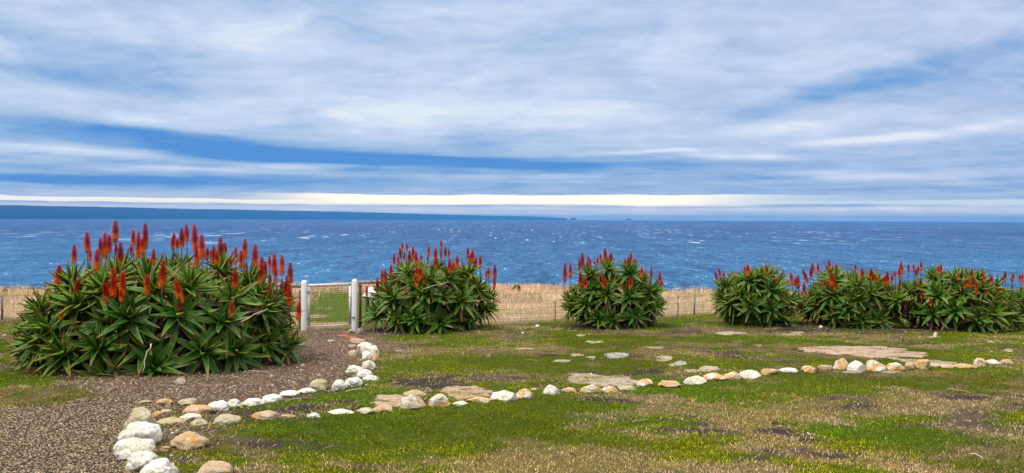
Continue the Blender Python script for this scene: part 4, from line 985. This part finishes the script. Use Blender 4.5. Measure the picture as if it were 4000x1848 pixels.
S5 = conv([(1123,410,500),(1165,335,490,-20),(1213,390,490),(1245,365,530),(1325,300,450,-50),(1310,450,620),(1380,530,650),(1390,290,400),(1412,225,350),(1475,228,335),(1605,195,310),(1685,250,290),(1560,420,525),(1630,340,500),(1675,430,545),(1908,245,330)], 2700, 950, .336)
S5 += conv([(80,285,415),(183,290,410),(225,355,445)], 3340, 950, .336)
S6 = conv([(275,395,490),(320,410,500),(345,375,500),(380,325,470),(427,360,450),(465,325,400),(515,280,400),(530,210,320),(548,250,360),(620,240,330),(683,240,330),(733,265,340),(765,210,320),(708,300,380),(763,410,500),(770,545,640),(880,630,730),(520,420,530),(965,260,370),(1000,245,335),(1200,340,430),(1278,425,525),(1325,430,510),(1357,300,400),(1365,400,500),(1408,450,550),(1498,345,445),(1588,370,490),(1525,540,610),(1650,510,580)], 3340, 950, .336)
S7 = conv([(1720,385,465),(1745,320,425),(1822,390,450),(1835,345,430),(1918,360,450),(1943,350,450)], 3340, 950, .336)
R1 = [(375, 1344), (399, 1462, .95), (510, 1220, 1.1), (235, 1367), (598, 1426), (799, 1350, 1.1), (929, 1361), (1037, 1326, .95), (700, 1215), (744, 1103, 1.05), (910, 1155, 1.05), (872, 1042, .9), (978, 1087, .9), (1035, 1227, .9), (272, 1099), (287, 1163), (454, 1065), (180, 1270), (130, 1330), (1090, 1360, .8), (1100, 1180, .8), (600, 1120), (390, 1110), (880, 1240), (160, 1200, .8)]
def c2(lst, ox, oy, k): return [(ox+a[0]*k, oy+a[1]*k)+tuple(a[2:]) for a in lst]
R2 = c2([(745, 620, 1.05), (1120, 690, 1.05), (620, 890), (885, 940), (400, 670), (250, 830, .9), (800, 480, .9), (980, 480, .8), (1200, 420, .85), (1400, 800, .8), (560, 420, .8), (1300, 600, .85), (450, 900, .85), (930, 660, .8), (620, 540, .8)], 1380, 900, .3782)
R3 = c2([(880, 640), (1100, 660), (640, 740), (930, 900, .9), (1180, 860, .9), (700, 440, .9), (890, 380, .8), (1110, 410, .95), (1350, 620), (500, 800, .9), (780, 880, .8), (1380, 780, .8), (480, 600, .9)], 2040, 900, .3782)
R4 = c2([(430, 680), (680, 700, 1.0), (920, 740, .95), (1160, 650), (1110, 870, .95), (940, 520, .95), (680, 400, .9), (400, 470, .9), (1250, 780, .9), (820, 370, .8), (560, 560, .9)], 2700, 950, .336)
R5 = c2([(1620, 570, 1.05), (1810, 740, 1.05), (1450, 690), (1650, 830, .8), (1920, 470, .9), (1930, 620), (1400, 420, .8), (1660, 400, .8)], 2700, 950, .336)+c2([(200, 560), (80, 880, .9), (290, 880, .9), (30, 620, .9)], 3340, 950, .336)
R6 = c2([(570, 780, 1.05), (900, 770, 1.05), (1160, 750, 1.1), (1420, 860), (1600, 790), (960, 570), (590, 560), (1240, 540), (700, 420, .85), (900, 380, .85), (1150, 420, .8), (1500, 520, .85), (1700, 960, .7)], 3340, 950, .336)
Bush('largest aloe bush, full of tall red flower spikes, left of the white gate', -5.55, 12.15, 2.02, 2.0, 1.53, .15).build(R1, S1, 108, .42, 1, 1.0, 46, low=.07)
Bush('wide dome-shaped aloe bush just right of the white gate and green stand', -1.80, 17.7, 1.40, 1.25, 1.50).build(R2, S2, 66, .42, 2, .98, 30)
Bush('compact rounded aloe bush standing alone in the middle of the lawn edge', 2.48, 18.7, 1.15, 1.1, 1.44).build(R3, S3, 54, .41, 3, .95, 26)
Bush('low aloe bush with few flower spikes, leftmost of the joined row at right', 6.12, 19.4, .98, 1.1, 1.40, 0, .60).build(R4, S4, 50, .40, 4, .95, 26, 1.05)
Bush('aloe bush second from left in the joined row, red spikes on its left shoulder', 8.32, 18.9, 1.12, 1.05, 1.42, 0, .62).build(R5, S5, 58, .40, 5, .95, 26, 1.05)
Bush('broad aloe bush with scattered red spikes, third in the joined row at right', 10.66, 18.3, 1.24, 1.1, 1.40, 0, .58).build(R6, S6, 64, .40, 6, .95, 30, 1.05)
Bush('aloe bush cut by the right edge of the photo, end of the joined row', 12.95, 18.4, .90, 1.05, 1.22, 0, .6).build([], S7, 44, .40, 7, .95, 20, 1.05)

# dead stalks caught in the bushes
def stick(name, a, b_, rad, mat, label, sag=.02, cat='stick', group=None):
    a, b_ = Vector(a), Vector(b_); o_ = a.copy(); mb = MB(); r_ = random.Random(label); pts = []
    for i in range(7):
        t_ = i/6; p = a.lerp(b_, t_)-o_; p += Vector((r_.uniform(-1, 1), r_.uniform(-1, 1), r_.uniform(-.5, .5)))*sag*(0 < i < 6); p.z += sag*math.sin(math.pi*t_); pts.append(p)
    mb.tube(pts, [rad*(1-.5*i/6) for i in range(7)], 6)
    if rad > .02:
        m_ = pts[3]; mb.tube([m_, m_+(pts[4]-pts[3]).normalized()*.05+Vector((.03, .02, .04))], [rad*.6, rad*.25], 5)
    return tag(obj(name, mb.mesh(name, M[mat], True), loc=o_), label, cat, group)
stick('dead_stalk', at(943, 1258, 10.5), at(1046, 1206, 10.35), .010, 'deadstalk', 'pale dead stalk lying across the right side of the largest bush', .012)
stick('dead_stalk', at(590, 1343, 9.9), at(556, 1455, 9.75), .010, 'deadstalk', 'pale dead stalk hanging down the front of the largest bush', .02)
stick('dead_stalk', at(1654, 1129, 16.2), at(1756, 1102, 16.2), .010, 'deadstalk', 'pale dead stalk lying across the leaves of the second bush', .01)
def gstick(x0, y0, x1, y1, rad, label, mat='twig', sag=.012):
    a, b_ = gp(x0, y0), gp(x1, y1); a.z += rad+.012; b_.z += rad+.012
    stick('stick', a, b_, rad*.6, mat, label, sag, group='sticks lying on the ground')
gstick(1350, 1537, 1430, 1528, .012, 'pale thick stick on grass below the egg-shaped white stone', 'deadstalk')
gstick(1075, 1570, 1240, 1563, .006, 'long thin stick on grass below the long oval white stone')
gstick(3700, 1527, 3790, 1542, .010, 'dark stick on the lawn below the right end of the border')
gstick(3790, 1785, 3840, 1800, .010, 'short pale stick near the bottom right corner', 'deadstalk')
gstick(970, 1457, 1055, 1461, .010, 'pale stick in the soil under the right of the largest bush', 'deadstalk')
gstick(1250, 1529, 1325, 1541, .005, 'thin pale stick below the big rounded yellowish stone')
gstick(430, 1720, 437, 1800, .003, 'thin upright straw at the gravel edge', 'twig', .02)
gstick(770, 1490, 860, 1470, .006, 'thin curved stick on soil under the middle of the largest bush')
gstick(900, 1475, 1000, 1500, .005, 'crooked twig on soil in front of the largest bush')
gstick(1410, 1440, 1460, 1425, .005, 'dry twig poking out beside the lumpy white stone')
gstick(2470, 1655, 2540, 1650, .006, 'pale straw stick in the middle of the foreground lawn', 'deadstalk')
gstick(600, 1510, 760, 1525, .005, 'long thin twig on the gravel in front of the largest bush')

# ------------------------------------------------------------------ gate, posts, fences
def gatepost(px, ytop, ybot, w, Y, label):
    x = at(px, ybot, Y).x; zt = at(px, ytop, Y).z; zb = gzf(x, Y)-.1; s_ = w/2
    prof = [(s_*.98, 0), (s_, .02), (s_, zt-zb-.05), (s_*.82, zt-zb-.018), (s_*.25, zt-zb)]
    V = []
    for r_, z_ in prof:
        c_ = r_*.93
        for (a, b_) in ((-r_, -c_), (-c_, -r_), (c_, -r_), (r_, -c_), (r_, c_), (c_, r_), (-c_, r_), (-r_, c_)): V.append((a, b_, z_))
    Q = [(i*8+j, i*8+(j+1) % 8, (i+1)*8+(j+1) % 8, (i+1)*8+j) for i in range(len(prof)-1) for j in range(8)]
    mb = MB(); n = (len(prof)-1)*8; V.append((0, 0, zt-zb+.002)); T = [(n+j, n+(j+1) % 8, len(V)-1) for j in range(8)]
    mb.add(V, Q, T)
    r0 = empty('gate_post', (x, Y, zb), R(3)); tag(r0, label, 'gate post', 'white gate posts')
    obj('post_body', mb.mesh('post_body', M['paint'], False), r0)
    return r0
gl = gatepost(1188, 1095, 1287, .108, 17.25, 'white painted square post on the hinge side, left of the mesh gate')
gr = gatepost(1385, 1090, 1288, .110, 17.25, 'white painted square post on the latch side, right of the mesh gate')
for k_, z_ in ((0, .35), (1, .95)):
    mb = MB(); mb.tube([(.060, .02, z_), (.105, .03, z_)], .008, 6); mb.tube([(.105, .03, z_-.03), (.105, .03, z_+.03)], .009, 6); obj('hinge_pin', mb.mesh('hinge_pin', M['rust'], True), gl)
mb = MB(); mb.box((-.020, -.069, .42), (.075, .012, .02), (0, R(-8), 0)); mb.box((.01, -.078, .425), (.012, .02, .012)); obj('latch_plate', mb.mesh('latch_plate', M['rust']), gr)
# gate leaf, ajar
hx, hy = at(1203, 1278, 17.3).x, 17.3; ex_, ey_ = at(1370, 1265, 17.66).x, 17.66
Lg = math.hypot(ex_-hx, ey_-hy); zb = at(1203, 1276, 17.3).z; Hg = .945
gate = empty('mesh_gate', (hx, hy, zb), math.atan2(ey_-hy, ex_-hx)); tag(gate, 'small flaking white metal gate with rusty wire mesh, standing slightly ajar', 'gate')
mb = MB(); t2 = .052
mb.box((Lg/2, 0, Hg-.018), (Lg, .03, t2)); mb.box((.018, 0, (Hg-t2)/2+.008), (t2, .03, Hg-t2-.02)); mb.box((Lg-.018, 0, (Hg-t2)/2+.008), (t2, .03, Hg-t2-.02))
obj('gate_frame', mb.mesh('gate_frame', M['frame']), gate)
mb = MB(); mb.tube([(0, 0, 0), (Lg, 0, .0)], .017, 8); obj('bottom_rail', mb.mesh('bottom_rail', M['frame'], True), gate)
mb = MB(); r_ = random.Random(5)
for i in range(21):
    x = .05+(Lg-.1)*i/20; j = r_.uniform(-.006, .006); mb.tube([(x, -.004, .01), (x+j, -.006, Hg*.5), (x, -.004, Hg-.04)], .0026, 4, False)
for i in range(19):
    z_ = .03+(Hg-.09)*i/18; j = r_.uniform(-.006, .006); mb.tube([(.03, .001, z_), (Lg*.5, .003, z_+j), (Lg-.03, .001, z_)], .0024, 4, False)
obj('wire_mesh', mb.mesh('wire_mesh', M['rust']), gate)
mb = MB(); mb.box((Lg+.014, 0, .5), (.018, .022, .16)); mb.tube([(Lg+.01, -.02, .55), (Lg+.07, -.02, .55)], .007, 6); obj('latch', mb.mesh('latch', M['rust']), gate)

def vwires(mb, P0, P1, hs, rad, vs=.30, posts=()):
    n = max(2, int((P1-P0).length/1.2)); r_ = random.Random(len(hs))
    for h_ in hs:
        pts = []
        for i in range(n+1):
            q = P0.lerp(P1, i/n); pts.append((q.x, q.y, gzf(q.x, q.y)+h_+r_.uniform(-.012, .012)))
        mb.tube(pts, rad, 4, False)
    m_ = int((P1-P0).length/vs)
    for i in range(m_):
        q = P0.lerp(P1, (i+.5)/m_); g_z = gzf(q.x, q.y); j = r_.uniform(-.02, .02)
        mb.tube([(q.x, q.y, g_z+hs[0]), (q.x+j, q.y, g_z+(hs[0]+hs[-1])/2), (q.x, q.y, g_z+hs[-1])], rad*.75, 4, False)
def relmesh(mb, o):
    for i in range(len(mb.V)): mb.V[i] = mb.V[i]-np.array(o.location)
def postpiece(parent, x, y, h, rad, mat, name='fence_post', k=8):
    mb = MB(); z = gzf(x, y); c = Vector(parent.location)
    mb.tube([Vector((x, y, z-.1))-c, Vector((x+.004, y, z+h*.5))-c, Vector((x, y, z+h-.01))-c, Vector((x, y, z+h))-c], [rad*1.05, rad, rad*.97, rad*.6], k)
    return obj(name, mb.mesh(name, M[mat], True), parent)
# right-hand fence
A = Vector((fl0.x+.12, fl0.y+.05, 0)); B = Vector((fl1.x, fl1.y, 0)); dirF = (B-A).normalized(); END = B+dirF*14
fr = empty('wire_fence', (A.x, A.y, gzf(A.x, A.y))); tag(fr, 'wire mesh fence with steel posts and a log rail, right of the gate', 'fence')
mb = MB(); vwires(mb, A, END, [.06, .13, .24, .38, .54, .74], .0028, .30); relmesh(mb, fr); obj('wire_netting', mb.mesh('wire_netting', M['wire']), fr)
postpiece(fr, A.x-.03, A.y+.02, 1.02, .033, 'rust')
for px, h_, rd, m_ in ((2168, .55, .012, 'rust'), (2648, .60, .012, 'rust'), (2712, .76, .026, 'galv')):
    d_ = ray(px, 1232); t_ = 20.0
    # where the view direction crosses the fence line
    den = d_.x*dirF.y-d_.y*dirF.x; s_ = ((A.x-EYE.x)*dirF.y-(A.y-EYE.y)*dirF.x)/den
    postpiece(fr, EYE.x+d_.x*s_, EYE.y+d_.y*s_, h_, rd, m_)
for k_ in (2.6, 5.4, 8.2, 11.0): q = B+dirF*k_; postpiece(fr, q.x, q.y, .76, .024, 'galv')
q = Vector((fl0.x+.06, fl0.y+.05)); zc = at(1400, 1111, 17.3).z
mb = MB(); mb.tube([Vector((0, 0, 0)), Vector((.45, .06, .004)), Vector((.9, .14, -.004)), Vector((1.5, .24, 0))], [.038, .040, .038, .037], 10)
rl = obj('log_rail', mb.mesh('log_rail', M['log'], True), fr); rl.location = Vector((q.x, q.y, zc))-fr.location
# left-hand fence
A2 = Vector((fr0.x-.10, fr0.y+.05, 0)); B2 = Vector((fr1.x, fr1.y, 0)); d2 = (B2-A2).normalized(); END2 = B2+d2*4
fo_ = empty('wire_fence', (A2.x, A2.y, gzf(A2.x, A2.y))); tag(fo_, 'wire fence running left from the gate behind the largest bush', 'fence')
mb = MB(); vwires(mb, A2, END2, [.06, .24, .42, .62, .82], .0038, .45); relmesh(mb, fo_); obj('wire_netting', mb.mesh('wire_netting', M['wire']), fo_)
postpiece(fo_, A2.x+.0, A2.y-.02, .88, .017, 'rust')
for k_ in (5.2, 0): q = (B2 if k_ == 0 else A2+d2*k_); postpiece(fo_, q.x, q.y, .62 if k_ == 0 else .85, .028, 'log')
q = Vector((fr0.x-.07, fr0.y+.02)); zc = at(1178, 1121, 17.3).z
mb = MB(); mb.tube([Vector((0, 0, 0)), Vector((-.5, .1, .01)), Vector((-1.2, .25, 0))], [.040, .038, .038], 10)
rl = obj('log_rail', mb.mesh('log_rail', M['log'], True), fo_); rl.location = Vector((q.x, q.y, zc))-fo_.location
# peg on the rail
pq = at(1452, 1106, 17.42)
pg = empty('rail_peg', pq); tag(pg, 'tiny dark peg with a white face standing on the log rail', 'peg')
mb = MB(); mb.tube([(0, 0, 0), (0, 0, .07), (0, 0, .105)], [.018, .018, .014], 8); obj('peg_body', mb.mesh('peg_body', M['green'], True), pg)
mb = MB(); mb.box((0, -.019, .06), (.018, .006, .07)); obj('peg_face', mb.mesh('peg_face', M['sign']), pg)

# green stand with a pale sloping top behind the fence
Yp = gp(1435, 1257).y; bx = at(1435, 1257, Yp).x
st = empty('lectern_stand', (bx, Yp, gzf(bx, Yp))); tag(st, 'dark green post stand with a pale sloping top beside the second bush', 'lectern stand')
hp = at(1435, 1160, Yp).z-gzf(bx, Yp)
mb = MB(); mb.box((0, 0, hp/2-.03), (.09, .09, hp+.06)); mb.box((0, 0, .03), (.12, .12, .05)); obj('post', mb.mesh('post', M['green']), st)
def rel(px, py, dy_): p = at(px, py, Yp+dy_); return np.array(p)-np.array(st.location)
c4 = [rel(1414, 1157, -.16), rel(1463, 1163, -.16), rel(1478, 1128, .14), rel(1446, 1120, .14)]
def plate(corners, th_, mat, name):
    a = np.array(corners); nrm = np.cross(a[1]-a[0], a[3]-a[0]); nrm /= np.linalg.norm(nrm)
    if nrm[2] < 0: nrm = -nrm
    V = np.concatenate([a, a-nrm*th_]); mb_ = MB(); mb_.add(V, [(0, 1, 2, 3), (7, 6, 5, 4), (0, 4, 5, 1), (1, 5, 6, 2), (2, 6, 7, 3), (3, 7, 4, 0)])
    return obj(name, mb_.mesh(name, M[mat]), st)
plate(c4, .012, 'sign', 'top_board')
cc = np.mean(c4, 0); c5 = [cc+(q-cc)*.94-np.array((0, 0, .015)) for q in c4]
plate(c5, .045, 'green', 'board_tray')
mb = MB(); mb.box(tuple(rel(1462, 1172, -.05)), (.10, .06, .05), (0, 0, .2)); obj('bracket', mb.mesh('bracket', M['brick']), st)

# small shrubs at the cliff edge
def shrub(px, py, w, h, label, dark):
    p = gp(px, py+4) if px > 300 else at(px, py+6, 34.5); 
    if px <= 300: p.z = gzf(p.x, p.y)
    k_ = p.y/F; hw, hh = w*k_/2, h*k_; n = 1100
    a = rng.uniform(0, 2*math.pi, n); b_ = np.arccos(rng.uniform(0, 1, n)); r_ = rng.uniform(.5, 1, n)**.5
    P = np.stack([np.cos(a)*np.sin(b_)*hw*r_, np.sin(a)*np.sin(b_)*hw*r_, np.cos(b_)*hh*r_], -1)
    V = P[:, None]+rng.normal(0, hw*.11, (n, 3, 3)); c = np.array((.035, .06, .02) if dark else (.10, .15, .03))*rng.uniform(.5, 1.6, n)[:, None]
    root = empty('shrub', (p.x, p.y, gzf(p.x, p.y))); tag(root, label, 'shrub')
    obj('foliage', mesh_np('foliage', V.reshape(-1, 3), [np.arange(n*3).reshape(-1, 3)], M['scrub'], np.repeat(c, 3, 0)), root)
    mb = MB()
    for i in range(5): mb.tube([(0, 0, -.03), (math.cos(i*1.3)*hw*.3, math.sin(i*1.3)*hw*.3, hh*.4), (math.cos(i*1.3)*hw*.5, math.sin(i*1.3)*hw*.5, hh*.7)], [hw*.07, hw*.05, hw*.02], 5)
    obj('stem', mb.mesh('stem', M['stem']), root)
shrub(2020, 1134, 38, 26, 'low green shrub in the dry field right of the second bush', False)
shrub(19, 1124, 21, 16, 'small dark shrub on the skyline of the field at far left', True)

# ------------------------------------------------------------------ sea air
mb = MB(); mb.box((0, 24500, (SEA-1+250)/2-.5), (100000, 49400, 250-SEA+2))
hz = bpy.data.materials.new('sea_air'); hz.use_nodes = True; h_ = NT(hz.node_tree)
for n in list(h_.n): h_.n.remove(n)
ho = h_.node('ShaderNodeOutputMaterial'); pv = h_.node('ShaderNodeVolumePrincipled')
pv.inputs['Color'].default_value = (.10, .42, .96, 1); pv.inputs['Density'].default_value = 3.3e-5; pv.inputs['Anisotropy'].default_value = 0.0
h_.l.new(pv.outputs[0], ho.inputs['Volume'])
tag(obj('haze', mb.mesh('haze', hz)), 'thin blue sea air', 'haze', kind='stuff')
